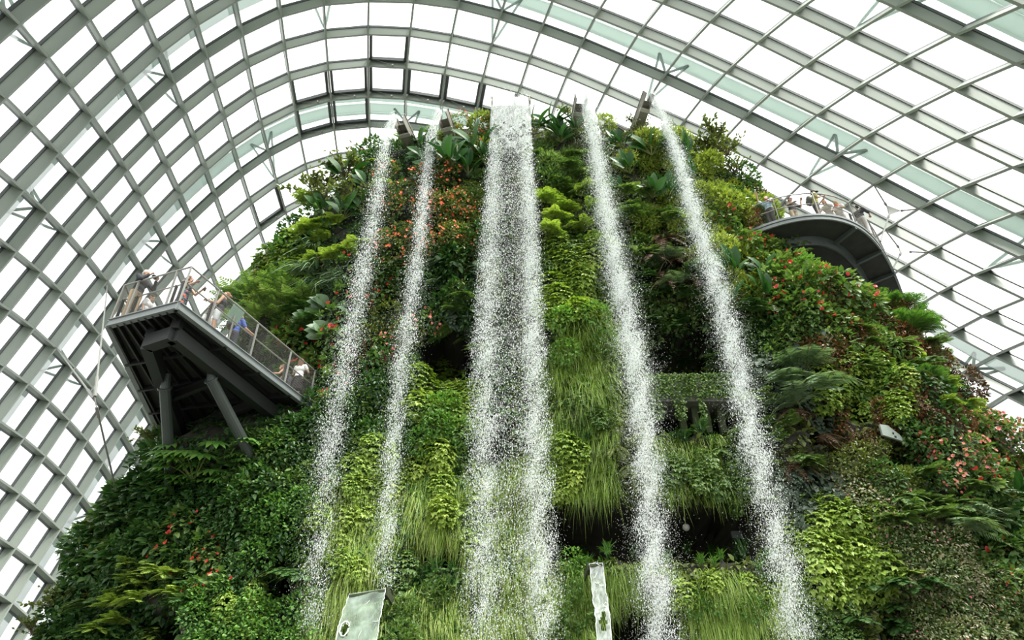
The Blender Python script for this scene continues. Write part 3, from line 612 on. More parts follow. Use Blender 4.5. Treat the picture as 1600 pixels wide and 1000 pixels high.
g = Geo(); prism(g, [lerp(p, np.mean(poly, 0), .03) for p in poly], ZP - .14, ZP - .10); part('soffit', g, M['panel_dark'], plat, A_)
# lower box keel, a trapezoid ring
ZK = ZP - 1.1
def pk(x, y): return np.array(at_z(x, y, ZK))
K = [pk(228, 547), pk(268, 534), pk(470, 690), pk(302, 748)]
K2 = [k + UP * .9 for k in K]
g = Geo()
for a, b in ((0, 1), (1, 2), (0, 3)): g.beam(K[a] + UP * .28, K[b] + UP * .28, .40, .52)
for t in (.36, .62): g.beam(lerp(K[0], K[3], t) + UP * .4, lerp(K[1], K[2], t) + UP * .4, .18, .4)
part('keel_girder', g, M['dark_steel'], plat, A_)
g = Geo()
for k in (0, 1): g.beam(K[k] + UP * .5, K[k] + UP * 1.0, .3, .3, (0, 1, 0))
part('hanger', g, M['dark_steel'], plat, A_)
for (x0, y0, x1, y1, sw) in ((257, 598, 266, 778, .21), (326, 586, 408, 735, .21)):
    a = at_z(x0, y0, ZK); h_, n_ = hit(x1, y1)
    b = h_ + Vector((0, .3, -.2)) if h_ else at_Y(x1, y1, 27)
    g = Geo(); g.tube([a + Vector((0, 0, .4)), lerp(Vector(a), b, .05), b], [sw * .55, sw, sw], 14); g.tube([lerp(Vector(a), b, .035), lerp(Vector(a), b, .05)], sw * 1.25, 14)
    part('column', g, M['column_paint'], plat, A_, 'round raking steel column')
RAIL = 1.54
def railing(parent, org, pts, posts, h=RAIL, mesh_to=None, inward=None, low=.62):
    """posts leaning none, top tube, lower tube on short inner stanchions, wire net"""
    pts = [np.asarray(p, float) for p in pts]
    L = np.cumsum([0] + [np.linalg.norm(pts[k + 1] - pts[k]) for k in range(len(pts) - 1)])
    P_ = np.array(pts)
    at = lambda s: np.array([np.interp(s, L, P_[:, k]) for k in range(3)])
    inn = inward if callable(inward) else (lambda s: np.asarray(inward, float))
    g = Geo(); g.tube([p + UP * h for p in pts], .034, 8); part('top_rail', g, M['rail_steel'], parent, org)
    g = Geo(); g.tube([at(s) + UP * h * low + inn(s) * .16 for s in np.linspace(0, L[-1], max(len(pts), 12))], .028, 8); part('hand_rail', g, M['rail_steel'], parent, org)
    for s in posts:
        s = s * L[-1]; p = at(s); g = Geo(); d = at(min(s + .05, L[-1])) - at(max(s - .05, 0)); d /= np.linalg.norm(d)
        g.beam(p, p + UP * h, .075, .035, d); part('post', g, M['rail_steel'], parent, org)
        g = Geo(); q = p + inn(s) * .16; g.beam(q + d * .02, q + UP * h * low + d * .02, .11, .03, d); part('stanchion', g, M['dark_steel'], parent, org, 'dark flat steel stanchion')
    # woven wire net
    g = Geo(); step = .085; n = int(L[-1] / step); m = int(h / step)
    for sg in (1, -1):
        for k in range(-m, n + m):
            s0, s1 = k * step, (k + m) * step; z0, z1 = (0, h) if sg > 0 else (h, 0)
            lo, hi = max(s0, 0), min(s1, L[-1])
            if hi - lo < .02: continue
            cuts = [lo] + [x for x in L if lo < x < hi] + [hi]
            pz = lambda s: z0 + (z1 - z0) * (s - s0) / (s1 - s0)
            g.tube([at(s) + UP * pz(s) for s in cuts], .0022, 3, cap=False)
    part('wire_net', g, M['cable'], parent, org)
nAB = np.array([(A_ - B_)[1] * -1, (A_ - B_)[0], 0]); nAB = nAB / np.linalg.norm(nAB); nAB *= np.sign(np.dot(nAB, C_ - B_))
nAD = np.array([(D_ - A_)[1] * -1, (D_ - A_)[0], 0]); nAD = nAD / np.linalg.norm(nAD); nAD *= np.sign(np.dot(nAD, B_ - A_))
lAB, lAD, lBC = np.linalg.norm(A_ - B_), np.linalg.norm(D_ - A_), np.linalg.norm(C_ - B_)
railing(plat, A_, [B_ + UP * .04, A_ + UP * .04], [0, .22, .80], inward=nAB)
railing(plat, A_, [A_ + UP * .04, D_ + UP * .04], [.0, .18, .47, .745, .965], inward=nAD)
nBC = np.array([1., 0.1, 0])
railing(plat, A_, [B_ + UP * .04, lerp(B_, C_, .55) + UP * .04], [.35, .9], inward=nBC)
# information board fixed above the rail
g = Geo(); c = np.array(at_z(383, 487, ZP + 1.45)) + nAD * .45
u_ = (D_ - A_) / lAD; nn_ = unit(-nAD + np.array([0, 0, -.45])); vv = unit(np.cross(nn_, u_)); Rm = np.stack([unit(np.cross(vv, nn_)), vv, nn_], 1)
g.box(c, .62, .72, .03, Rm)
sgn = thing('information_board', tuple(c), 'pale green tilted information board behind the left platform railing', 'board')
link('board', g.mesh('board'), M['sign'], sgn, -c)
g = Geo(); g.beam(c - UP * .05, np.array([c[0], c[1], ZP + .04]), .06, .06, (0, 1, 0)); link('stand', g.mesh('stand'), M['rail_steel'], sgn, -c)

# ------------------------------------------------------------------ curved walkway on the right
ZW = CAMZ + 24.6
OUT = [(1170, 362), (1195, 351), (1215, 344.5), (1235, 339.5), (1255, 336), (1275, 334), (1295, 334.5), (1315, 338.5), (1335, 346.5), (1353, 358), (1370, 377), (1385, 400), (1398, 428), (1410, 460), (1420, 492), (1428, 525)]
OW = np.array([at_z(x, y, ZW) for x, y in OUT])
def resamp(P, n):
    L = np.concatenate([[0], np.cumsum(np.linalg.norm(np.diff(P, axis=0), axis=1))]); s = np.linspace(0, L[-1], n)
    return np.stack([np.interp(s, L, P[:, k]) for k in range(3)], 1)
OW = resamp(OW, 48)
for _ in range(6): OW[1:-1] = (OW[:-2] + 2 * OW[1:-1] + OW[2:]) / 4
TW = unit(np.gradient(OW, axis=0)); INW = np.stack([-TW[:, 1], TW[:, 0], np.zeros(len(TW))], 1)
if np.dot(INW[20], np.array([14., 33, ZW]) - OW[20]) < 0: INW = -INW
walk = thing('cloud_walkway', tuple(OW[20]), 'curved elevated walkway with dark soffit wrapping the right shoulder of the mountain', 'walkway')
WO = OW[20]
def strip(g, prof, m=0):
    """sweep a closed profile of (inward offset, z) along the walkway edge"""
    n = len(OW); k = len(prof)
    V = np.stack([OW + INW * o + UP * z for o, z in prof], 1).reshape(-1, 3)
    i = (np.arange(n - 1) * k)[:, None]
    Q = np.concatenate([i + [q, (q + 1) % k, k + (q + 1) % k, k + q] for q in range(k)])
    g.add(V, Q=Q, m=m)
g = Geo(); strip(g, [(.02, .02), (3.0, .02), (3.0, -.06), (.02, -.06)]); part('deck', g, M['deck_board'], walk, WO)
g = Geo(); strip(g, [(-.06, .05), (.05, .05), (.05, -.08), (-.06, -.08)]); strip(g, [(-.02, -.12), (.06, -.12), (.06, -.30), (-.02, -.30)]); part('edge_channel', g, M['edge_steel'], walk, WO, 'grey steel edge channel')
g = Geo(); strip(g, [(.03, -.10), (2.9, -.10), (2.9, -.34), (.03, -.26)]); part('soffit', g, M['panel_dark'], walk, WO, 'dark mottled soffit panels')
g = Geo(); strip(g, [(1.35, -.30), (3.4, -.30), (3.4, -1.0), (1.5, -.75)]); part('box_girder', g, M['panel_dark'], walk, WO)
g = Geo(); strip(g, [(1.30, -.28), (1.40, -.28), (1.52, -.80), (1.42, -.80)]); part('girder_edge', g, M['column_paint'], walk, WO)
for k in (14, 21, 27, 33, 39):
    g = Geo(); g.beam(OW[k] - UP * .33, OW[k] + INW[k] * 1.45 - UP * .45, .16, .22); part('bracket', g, M['column_paint'], walk, WO)
Ls = np.concatenate([[0], np.cumsum(np.linalg.norm(np.diff(OW, axis=0), axis=1))])
def wparam(x, y):
    p = np.array(at_z(x, y, ZW)); k = np.argmin(np.linalg.norm(OW - p, axis=1)); return Ls[k] / Ls[-1]
railing(walk, WO, list(OW[::2] + INW[::2] * .03 + UP * .03), [wparam(1223, 342), wparam(1285, 334), wparam(1340, 350), wparam(1374, 383), wparam(1398, 428)], h=1.56, low=.60,
        inward=lambda s: INW[min(len(INW) - 1, int(round(s / Ls[-1] * (len(INW) - 1))))])

# ------------------------------------------------------------------ tie cables
def cable_set(label, plate_px, plate_Y, ends, size):
    c = np.array(at_Y(*plate_px, plate_Y)); t = thing('tie_cable', tuple(c), label, 'cable', 'steel tie cables')
    dirs = [unit(np.array(e_) - c) for e_ in ends]
    nrm = np.array([0, -CP, -SP]); g = Geo(); pts = [c + d_ * size for d_ in dirs]
    if len(pts) == 2: pts.append(c + unit(-sum(dirs)) * size)
    pts = [p for p in pts]; n = len(pts)
    V = [p + nrm * .03 for p in pts] + [p - nrm * .03 for p in pts]
    g.add(V, T=[[0, 1, 2], [5, 4, 3]], Q=[[k, (k + 1) % 3, 3 + (k + 1) % 3, 3 + k] for k in range(3)]); link('plate', g.mesh('plate'), M['cable'], t, -c)
    for e_, p in zip(ends, pts):
        g = Geo(); e_ = np.array(e_); g.tube([p, e_], .042, 6); g.tube([p, p + (e_ - p) * .10], .07, 6); link('cable', g.mesh('cable'), M['cable'], t, -c)
cable_set('steel tie cable with triangular plate holding the walkway rail, upper of two', (1391, 331), 29.5, [gp(20, 4), gp(21, 4), at_z(1376, 377, ZW + .0)], .62)
cable_set('steel tie cable with triangular plate at the walkway edge, lower of two', (1409, 393), 31.5, [gp(21, 5), gp(22, 5), at_z(1395, 420, ZW + .0)], .50)
hb, _n = hit(185, 800)
hb = hb or at_Y(185, 800, 29)
cable_set('long pale tie cable with small plate hanging beside the left platform', (148, 624), 24.5, [gp(-1, 7), gp(-3, 7), np.array(hb) + UP * .2], .35)

# ------------------------------------------------------------------ planter ledge in the middle of the wall, with stub columns
def wall_pt(x, y, Y): return np.array(at_Y(x, y, Y))
YL = 26.0
a, b = wall_pt(1004, 592, YL), wall_pt(1148, 600, YL); a2, b2 = wall_pt(1004, 624, YL), wall_pt(1148, 630, YL)
led = thing('planter_ledge', tuple(a), 'weathered concrete planter ledge with vines between the fourth and fifth waterfalls', 'ledge')
g = Geo(); g.box(((a + b2) / 2) + np.array([0, .9, 0]), b[0] - a[0], 1.8, a[2] - a2[2]); part('parapet', g, M['concrete'], led, a)
for x in (1062, 1082, 1100, 1122):
    t_, f_ = wall_pt(x, 624, YL + .5), wall_pt(x + 9, 676, YL + .5)
    g = Geo(); g.beam([t_[0], YL + .6, t_[2]], [t_[0], YL + .6, f_[2]], .26, .26, (0, 1, 0)); part('column', g, M['boulder'], led, a)
# gallery slot : parapet block and round lamp
p = np.array(at_Y(1072, 824, 27.6)); lp = thing('globe_lamp', tuple(p), 'small round grey lamp hanging in the dark gallery slot', 'lamp')
g = Geo(); g.ball((0, 0, 0), .15, ku=20, kv=14); link('globe', g.mesh('globe', True), M['lamp'], lp)
g = Geo(); g.tube([(0, 0, .12), (0, .1, .5), (0, 2.2, 1.3)], .02, 8); g.tube([(0, 0, .10), (0, 0, .18)], .07, 12); link('bracket', g.mesh('bracket'), M['dark_steel'], lp)
p = np.array(at_Y(1160, 836, 28.6)); g = Geo(); g.box((0, 0, 0), .9, .14, .30); g.tube([(0, .05, .1), (0, .6, .9)], .02, 6)
tag(link('sign_box', g.mesh('sign_box'), M['edge_steel'], loc=p), 'dim grey box sign at the right end of the dark gallery slot', 'sign box')
p = np.array(at_Y(1028, 909, 25.0)); g = Geo(); g.box((0, .3, 0), .75, .9, .38); g.box((0, .5, -.26), 1.0, 1.2, .12)
tag(link('concrete_block', g.mesh('concrete_block'), M['concrete'], loc=p), 'pale concrete block on a thin slab behind the fourth waterfall', 'block')
# pale broken panel on the right slope
h_, n_ = hit(1382, 686)
c = np.array(h_) + np.array([0, -.55, 0]); g = Geo()
u_ = unit(np.array([1., .1, -.30])); n2 = unit(np.array([.12, -.95, -.05])); v_ = np.cross(n2, u_)
pts = [(-.46, .22), (-.15, .27), (.32, .02), (.56, -.25), (.34, -.22), (-.34, -.22)]
V = [c + u_ * a_ + v_ * b_ + n2 * .05 for a_, b_ in pts] + [c + u_ * a_ + v_ * b_ - n2 * .05 for a_, b_ in pts]
n = len(pts); V += [np.mean(V[:n], 0), np.mean(V[n:], 0)]
g.add(V, T=[[2 * n, k, (k + 1) % n] for k in range(n)] + [[2 * n + 1, n + (k + 1) % n, n + k] for k in range(n)], Q=[[k, n + k, n + (k + 1) % n, (k + 1) % n] for k in range(n)])
for q, w_ in (((.1, -.02), .07), ((.22, -.2), .08)):
    g.box(c + u_ * q[0] * .7 + v_ * q[1] * .7 + n2 * .05, w_, w_ * 1.2, .01, np.stack([u_, v_, n2], 1), m=1)
g.beam(c - n2 * .02, c + np.array([0, 1.4, -.2]), .1, .1)
tag(link('bare_panel', g.mesh('bare_panel'), [M['white_panel'], M['rock']]), 'pale bare panel showing through the plants on the right slope', 'panel')
for (x, y, r_, lb) in ((912, 652, .95, 'dark mossy boulder in the grass right of the broad waterfall, upper of two'), (884, 722, 1.0, 'dark mossy boulder in the grass right of the broad waterfall, lower of two')):
    h_, n_ = hit(x, y); g = Geo(); g.ball((0, 0, 0), r_, r_ * .7, r_ * 1.05, 28, 20)
    V = g.v[0]; g.v[0] = V * (1 + .10 * vnoise(V, 1.1, int(x)))[:, None]
    tag(link('boulder', g.mesh('boulder', True), M['boulder'], loc=np.array(h_) + np.array([0, .25, -.1])), lb, 'boulder', 'boulders in the hanging grass')

# ------------------------------------------------------------------ water spouts
YS = 25.6
SPOUTS = [((624, 180), (660, 246), 'leftmost', 15), ((692, 171), (724, 262), 'second from the left', 15), ((798, 150), (800, 232), 'broad central', 60), ((908, 147), (894, 232), 'second from the right', 17), ((1012, 143), (978, 242), 'rightmost', 13)]
for k, (tp, bs, nm, wpx) in enumerate(SPOUTS):
    a = np.array(at_Y(*tp, YS)); b = np.array(at_Y(*bs, 29.0)); b[2] = min(b[2], a[2] - .3)
    L = np.linalg.norm(b - a); wd = wpx / FPX * 40
    d = (b - a) / L; s = unit(np.cross(d, UP)); u = np.cross(s, d); Rm = np.stack([s, d, u], 1); dp = .62
    t = thing('water_spout', tuple(a), f'long grey metal water spout, {nm}, at the mountain top', 'spout', 'water spouts on the summit')
    g = Geo()
    for sg in (-1, 1): g.box(a + d * L / 2 + s * sg * wd / 2 - u * dp / 2, .05, L, dp, Rm)
    g.box(a + d * (L / 2 + .5) - u * (dp - .03), wd, L - 1.0, .06, Rm); g.box(a + d * (L / 2 + .3) - u * .20, wd, L - .4, .04, Rm); g.box(a + d * 1.0 - u * (dp - .03), wd * 1.25, .22, .10, Rm, m=1)
    part('trough', g, [M['spout_metal'], M['spout_edge']], t, a)
    g = Geo()
    for sg in (-1, 1): g.box(a + d * L / 2 + s * sg * wd / 2 + u * .02, .12, L, .04, Rm)
    part('flange', g, M['spout_edge'], t, a, 'pale metal flange')

# ------------------------------------------------------------------ waterfalls
FALLS = [
 ('leftmost thin', [(616, 178, 5), (606, 205, 9), (598, 250, 12), (586, 330, 15), (568, 420, 17), (541, 560, 20), (521, 660, 22), (508, 760, 24), (497, 860, 24), (488, 985, 26)], 19000, .8),
 ('second from the left, thin', [(686, 171, 5), (675, 205, 8), (664, 290, 11), (655, 380, 13), (641, 480, 16), (623, 600, 17), (611, 720, 16), (604, 820, 17), (598, 918, 20)], 19000, .8),
 ('broad central', [(798, 150, 30), (798, 200, 33), (797, 300, 40), (796, 400, 46), (795, 500, 50), (795, 600, 53), (796, 700, 55), (797, 800, 57), (799, 900, 60), (800, 1030, 62)], 80000, 1.0),
 ('second from the right', [(916, 148, 9), (924, 190, 12), (938, 280, 15), (961, 410, 19), (984, 520, 21), (1000, 620, 22), (1012, 740, 23), (1019, 850, 24), (1030, 980, 27), (1035, 1040, 28)], 56000, 1.0),
 ('rightmost', [(1018, 144, 4), (1036, 185, 8), (1058, 240, 11), (1089, 350, 15), (1121, 450, 18), (1149, 560, 20), (1174, 680, 22), (1199, 780, 24), (1224, 880, 26), (1246, 1000, 28)], 44000, .9)]
FALLY = [24.4, 24.8, 24.6, 24.2, 23.2]
for k, (nm, path, nd, dens) in enumerate(FALLS):
    Y0 = FALLY[k]
    C = np.array([at_Y(x, y, YS - (YS - Y0) * min(1, (y - 150) / 500)) for x, y, h in path])
    Hw = np.array([h / FPX * ((p[1] * CP + (p[2] - CAMZ) * SP)) for (x, y, h), p in zip(path, C)])
    Ls_ = np.concatenate([[0], np.cumsum(np.linalg.norm(np.diff(C, axis=0), axis=1))])
    wf = thing('waterfall', tuple(C[0]), f'{nm} waterfall dropping from a spout at the summit' if k != 2 else 'broad central waterfall dropping down the whole mountain face', 'waterfall', 'five summit waterfalls')
    r = np.random.default_rng(50 + k)
    def scatter(n, spread, rmin, rmax, smin, smax, core):
        s = Ls_[-1] * r.uniform(0, 1, n * 3) ** .80
        th = .5 + .28 * np.sin(s * 2.1 + 1.3 * np.sin(s * .7 + k)) + .22 * np.sin(s * 5.3 + k * 2)
        keep = r.uniform(0, 1, n * 3) < (.45 + .55 * th); s = s[keep][:n]; n = len(s)
        t = s / Ls_[-1]
        c = np.stack([np.interp(s, Ls_, C[:, q]) for q in range(3)], 1); hw = np.interp(s, Ls_, Hw)
        if k == 2:
            u = r.uniform(-1, 1, n); side = r.uniform(0, 1, n) < .58
            pk_ = np.where(r.uniform(0, 1, n) < .58, .74, -.70) + .18 * r.normal(size=n)
            u = np.where(side & (s > 5), pk_, u * (.95 + .35 * t)) ; off = u * hw * (.92 + .1 * t)
        else:
            u = r.normal(size=n) * core; off = u * hw
        off = off + .09 * np.sin(s * 3.1 + 5 * off) * (t + .1)
        c[:, 0] += off; c[:, 1] += r.normal(size=n) * hw * (.28 if k == 2 else .5) ; c[:, 2] += r.normal(size=n) * .15
        c += r.normal(size=(n, 3)) * spread * (.1 + t)[:, None]
        rr = rmin + (rmax - rmin) * r.uniform(0, 1, n) ** 2.5
        return c, rr * (1 - .35 * t), r.uniform(smin, smax, n)
    g = Geo(); g.octas(*scatter(nd, .05, .007, .0235, 1.3, 3.2, .46)); o = link('water_drops', g.mesh('water_drops'), M['drops'], wf, -C[0]); o['kind'] = 'stuff'
    g = Geo(); g.octas(*scatter(int(nd * .75), .26, .006, .012, 1.2, 2.5, .85)); o = link('spray', g.mesh('spray'), M['mist'], wf, -C[0]); o['kind'] = 'stuff'; o['label'] = 'fine white spray'
    # smooth sheet where the water leaves the spout
    smax = [2.6, 3.0, 5.0, 4.2, 2.6][k]; ss = np.linspace(-.25, smax, 26); nx = 14
    V = []
    for s in ss:
        c = np.array([np.interp(max(s, 0), Ls_, C[:, q]) for q in range(3)]); hw = np.interp(max(s, 0), Ls_, Hw) * (1.0 if k == 2 else .95)
        if s < 0: c = c + np.array([0, -s * 1.2, .03])
        for q in range(nx):
            uu = q / (nx - 1) * 2 - 1
            V.append([c[0] + uu * hw, c[1] + .10 * math.sin(s * 5 + uu * 7) * min(1, max(s, 0)) + .12 * uu * uu, c[2] + .04 * math.cos(uu * 9)])
    V = np.array(V); n = len(ss); i = (np.arange(n - 1) * nx)[:, None]; j = np.arange(nx - 1)[None]
    Q = np.stack([i + j, i + j + 1, i + nx + j + 1, i + nx + j], -1).reshape(-1, 4)
    V2 = V + np.array([0, .03, 0])
    keep = np.array([(rnd.random() > max(0, (q // (nx - 1)) / (n - 1) - .45) * 1.6) for q in range(len(Q))]); Qk = Q[keep]
    g = Geo(); g.add(V, Q=Qk); link('water_sheet', g.mesh('water_sheet', True), M['sheet'], wf, -C[0])

# lower sheets of water at the foot
def lower_sheet(label, tl, tr, rows_px, Y0, Y1, mat, holes):
    n = len(rows_px); nx = 16; V = []
    c0 = np.array(at_Y(*tl, Y0))
    Fine = 26; ys = np.linspace(0, 1, Fine)
    for t in ys:
        q = t * (n - 1); i = min(int(q), n - 2); f = q - i
        (xa, ya, xb, yb) = [rows_px[i][m_] + (rows_px[i + 1][m_] - rows_px[i][m_]) * f for m_ in range(4)]
        Yd = Y0 + (Y1 - Y0) * t ** 1.3
        for k in range(nx):
            uu = k / (nx - 1); p = np.array(at_Y(xa + (xb - xa) * uu, ya + (yb - ya) * uu, Yd + .05 * math.sin(t * 23 + uu * 5) * math.sin(uu * math.pi)))
            V.append(p)
    V = np.array(V); i = (np.arange(Fine - 1) * nx)[:, None]; j = np.arange(nx - 1)[None]
    Q = np.stack([i + j, i + j + 1, i + nx + j + 1, i + nx + j], -1).reshape(-1, 4)
    keep = [not any(((q % (nx - 1)) / (nx - 1) - hx) ** 2 / hrx ** 2 + ((q // (nx - 1)) / (Fine - 1) - hy) ** 2 / hry ** 2 < 1 for hx, hy, hrx, hry in holes) for q in range(len(Q))]
    t = thing('water_chute', tuple(c0), label, 'water chute', 'lower water chutes')
    g = Geo(); g.add(V, Q=Q[np.array(keep)]); link('water_sheet', g.mesh('water_sheet', True), mat, t, -c0)
    g = Geo()
    for side in (0, nx - 1):
        P_ = V[side::nx] + rng.normal(size=(Fine, 3)) * .012; g.tube(P_, rng.uniform(.006, .018, Fine), 5)
    for k in range(9):
        q = rng.integers(0, Fine * nx); p = V[q]; g.tube([p + (-.15 * rng.random(), -.04, .08 * rng.normal()), p + (.03 * rng.normal(), -.05, -.08 * rng.random()), p + (.14 * rng.random(), -.04, .10 * rng.normal())], [.003, .011, .003], 5)
    for hx, hy, hrx, hry in holes[:1] if mat is M['slide'] else []:
        pts = [V[min(Fine - 1, max(0, int(round((hy + hry * math.sin(a_)) * (Fine - 1))))) * nx + min(nx - 1, max(0, int(round((hx + hrx * math.cos(a_)) * (nx - 1)))))] for a_ in np.linspace(0, 6.28, 11)]
        g.tube(np.array(pts) + (0, -.03, 0), .022, 5)
    link('foam', g.mesh('foam'), M['foam'], t, -c0)
    g = Geo(); l_, r_ = V[0], V[nx - 1]
    g.beam(l_ + (0, .5, -.08), r_ + (0, .5, -.08), 1.1, .08); 
    for p, sg in ((l_, -1), (r_, 1)): g.box(p + np.array([.04 * sg, .75, -.08]), .06, 1.4, .26)
    link('trough', g.mesh('trough'), M['boulder'], t, -c0)
lower_sheet('wide slanting sheet of water at the bottom below the second waterfall', (546, 927), (602, 920), [(546, 928, 602, 919), (536, 955, 597, 950), (527, 985, 590, 985), (518, 1040, 580, 1040)], 23.6, 22.2, M['slide'], [(.16, .62, .10, .09), (.2, .86, .12, .07)])
lower_sheet('narrow chute of clear water at the bottom right of the broad waterfall', (921, 880), (941, 879), [(921, 880, 941, 879), (924, 910, 945, 909), (928, 945, 950, 944), (931, 972, 954, 972), (934, 1040, 960, 1040)], 23.8, 22.8, M['chute'], [(.55, .62, .16, .03), (.45, .72, .3, .05)])
# ------------------------------------------------------------------ plants : local frame, -Y looks out of the slope, Z up, about one unit across
OUTV = np.array([0, -1., 0])
def mound(n, r, flat=.55, lo=-.35):
    """points and outward directions over a cushion growing out of the slope"""
    d = r.normal(size=(n * 3, 3)); d = unit(d); d = d[(d[:, 1] < .15)][:n]
    p = d * np.array([.48, .48 * flat, .48]) * (.72 + .28 * r.uniform(0, 1, (len(d), 1)))
    return p, d
def frond(g, r, p, d, L, droop, npair, pl, pw, m=0, curl=0, fwd=.45):
    d = unit(d); t = np.linspace(.10, 1, npair)
    c = lambda t: p + d * (L * t)[:, None] + np.array([0, 0, -1.]) * (droop * L * t * t)[:, None]
    P = c(t); T = unit(np.gradient(c(np.linspace(0, 1, 24)), axis=0)); Tt = np.stack([np.interp(t, np.linspace(0, 1, 24), T[:, q]) for q in range(3)], 1); Tt = unit(Tt)
    S = unit(np.cross(Tt, [0, 0, 1.])); N = np.cross(S, Tt)
    env = np.sin(np.clip(t * 1.02 + .10, 0, 1) * math.pi) ** .7
    env = np.where(t < .35, np.maximum(env, .45), env)
    for sg in (-1, 1):
        D = unit(S * sg + Tt * fwd - N * .18 + r.normal(size=S.shape) * .06)
        g.rhombs(P, D, N + r.normal(size=N.shape) * .12, pl * L * env, pw * L, m)
    q = c(np.linspace(0, 1, 6)); g.tube(q, np.linspace(.008, .002, 6) * (L + .4), 3, m=1, cap=False)
def k_fern(r, n=15, L=.62, droop=.55, pl=.24, pw=.075, up=.55):
    g = Geo()
    for i in range(n):
        a = r.uniform(-1.25, 1.25); e = r.uniform(-.15, 1) * up
        d = np.array([math.sin(a), -math.cos(a) * .9 - .1, e + .12]); frond(g, r, np.array([0, .02, 0]) + r.normal(size=3) * .03, d, L * r.uniform(.7, 1.1), droop * r.uniform(.7, 1.3), 17, pl, pw)
    return g
def k_bigfern(r): return k_fern(r, 8, .85, .62, .30, .05, .75)
def k_hangfern(r): return k_fern(r, 14, .7, 1.15, .2, .06, .2)
def k_uprightfern(r): return k_fern(r, 17, .75, .25, .2, .05, 1.7)
def k_maiden(r, n=150, s=.15):
    """shingled lobed leaflets tipping downward"""
    g = Geo(); P, d = mound(n, r, .6)
    P[:, 2] = P[:, 2] * 1.05 - .02
    D = unit(d * .45 + np.array([0, -.45, -.55]) + r.normal(size=d.shape) * .28); N = unit(d * .8 + np.array([0, -.35, .75]) + r.normal(size=d.shape) * .15)
    L = s * r.uniform(.7, 1.3, len(P)); S = unit(np.cross(D, N))
    g.leaves(P, D, N, L, L * .62, .25, .3, tipw=.7)
    for sg in (-1, 1): g.leaves(P + D * (L * .12)[:, None], unit(D * .6 + S * sg * .8), N, L * .72, L * .40, .25, .2, tipw=.6)
    return g
def k_maiden_big(r): return k_maiden(r, 70, .23)
def k_shrub(r, n=130, s=.15, w=.5, flat=.6, jit=.45, hang=-.15):
    g = Geo(); P, d = mound(n, r, flat)
    D = unit(d * .6 + r.normal(size=d.shape) * jit + np.array([0, -.25, hang])); N = unit(np.array([0, -.35, .85]) + d * .5 + r.normal(size=d.shape) * .3)
    L = s * r.uniform(.7, 1.3, len(P)); g.leaves(P, D, N, L, L * w, .22, .22)
    return g
def k_small(r): return k_shrub(r, 330, .085, .55, .55, .6)
def k_bright(r): return k_shrub(r, 230, .11, .5, .6, .5)
def k_broad(r): return k_shrub(r, 85, .22, .55, .6, .4)
def k_heart(r):
    g = Geo(); P, d = mound(105, r, .45)
    D = unit(d * .25 + np.array([0, -.3, -.8]) + r.normal(size=d.shape) * .25); N = unit(d * .6 + np.array([0, -.9, .35]) + r.normal(size=d.shape) * .2)
    L = .17 * r.uniform(.7, 1.3, len(P)); g.leaves(P - D * .07, D, N, L, L * .95, .15, .12, tipw=.6)
    return g
def k_big(r, n=9, L=.62, w=.40, up=.9):
    g = Geo()
    for i in range(n):
        a = r.uniform(-1.2, 1.2); d = unit(np.array([math.sin(a), -math.cos(a) * .7, up * r.uniform(.2, 1.2)])); p = np.array([0, 0, -.05]); l = L * r.uniform(.65, 1.1)
        q = p + d * l * .45; N = unit(np.array([-d[0] * .4, -.9, .5 + .3 * r.normal()]) + r.normal(size=3) * .2); N = N - d * np.dot(N, d)
        g.tube([p, q], [.018, .010], 4, m=1, cap=False)
        pts = 7; S = unit(np.cross(d, N)); N = unit(N); W = l * w * r.uniform(.85, 1.2); V = []; ll = l * .85
        for k in range(pts):
            t = k / (pts - 1); ww = W * .5 * math.sin(math.pi * min(1, t * .93 + .07)) ** .75 * (1 if k < pts - 1 else .05); c = q + d * ll * t - N * (.30 * ll * t * t)
            V += [c - S * ww + N * ww * .30, c, c + S * ww + N * ww * .30]
        i0 = np.arange(pts - 1)[:, None] * 3; g.add(V, Q=np.concatenate([i0 + [0, 1, 4, 3], i0 + [1, 2, 5, 4]]))
    return g
def k_giant(r): return k_big(r, 6, .75, .75, .25)
def k_strap(r, n=46, L=.8):
    g = Geo(); a = r.uniform(-1.4, 1.4, n); D = np.stack([np.sin(a) * .7, -np.cos(a) * .45, r.uniform(.5, 1.3, n)], 1)
    P = r.normal(size=(n, 3)) * .06; g.blades(P, D, L * r.uniform(.6, 1.1, n), .055, r.uniform(.25, .8, n), 5); return g
def k_hangstrap(r):
    n = 60; g = Geo(); a = r.uniform(-1.3, 1.3, n); D = np.stack([np.sin(a), -np.cos(a) * .9, r.uniform(.1, .8, n)], 1)
    g.blades(r.normal(size=(n, 3)) * .08, D, .9 * r.uniform(.6, 1.1, n), .05, r.uniform(.8, 1.3, n), 6); return g
def k_moss(r):
    g = Geo(); P, d = mound(420, r, .5); P = P * .95
    D = unit(d * .7 + np.array([0, -.2, .1]) + r.normal(size=d.shape) * .55); N = unit(r.normal(size=d.shape) + np.array([0, -.3, .9]))
    g.rhombs(P, D, N, .13 * r.uniform(.6, 1.4, len(P)), .042); g.rhombs(P, unit(D + r.normal(size=D.shape) * .5), N, .10, .04); return g
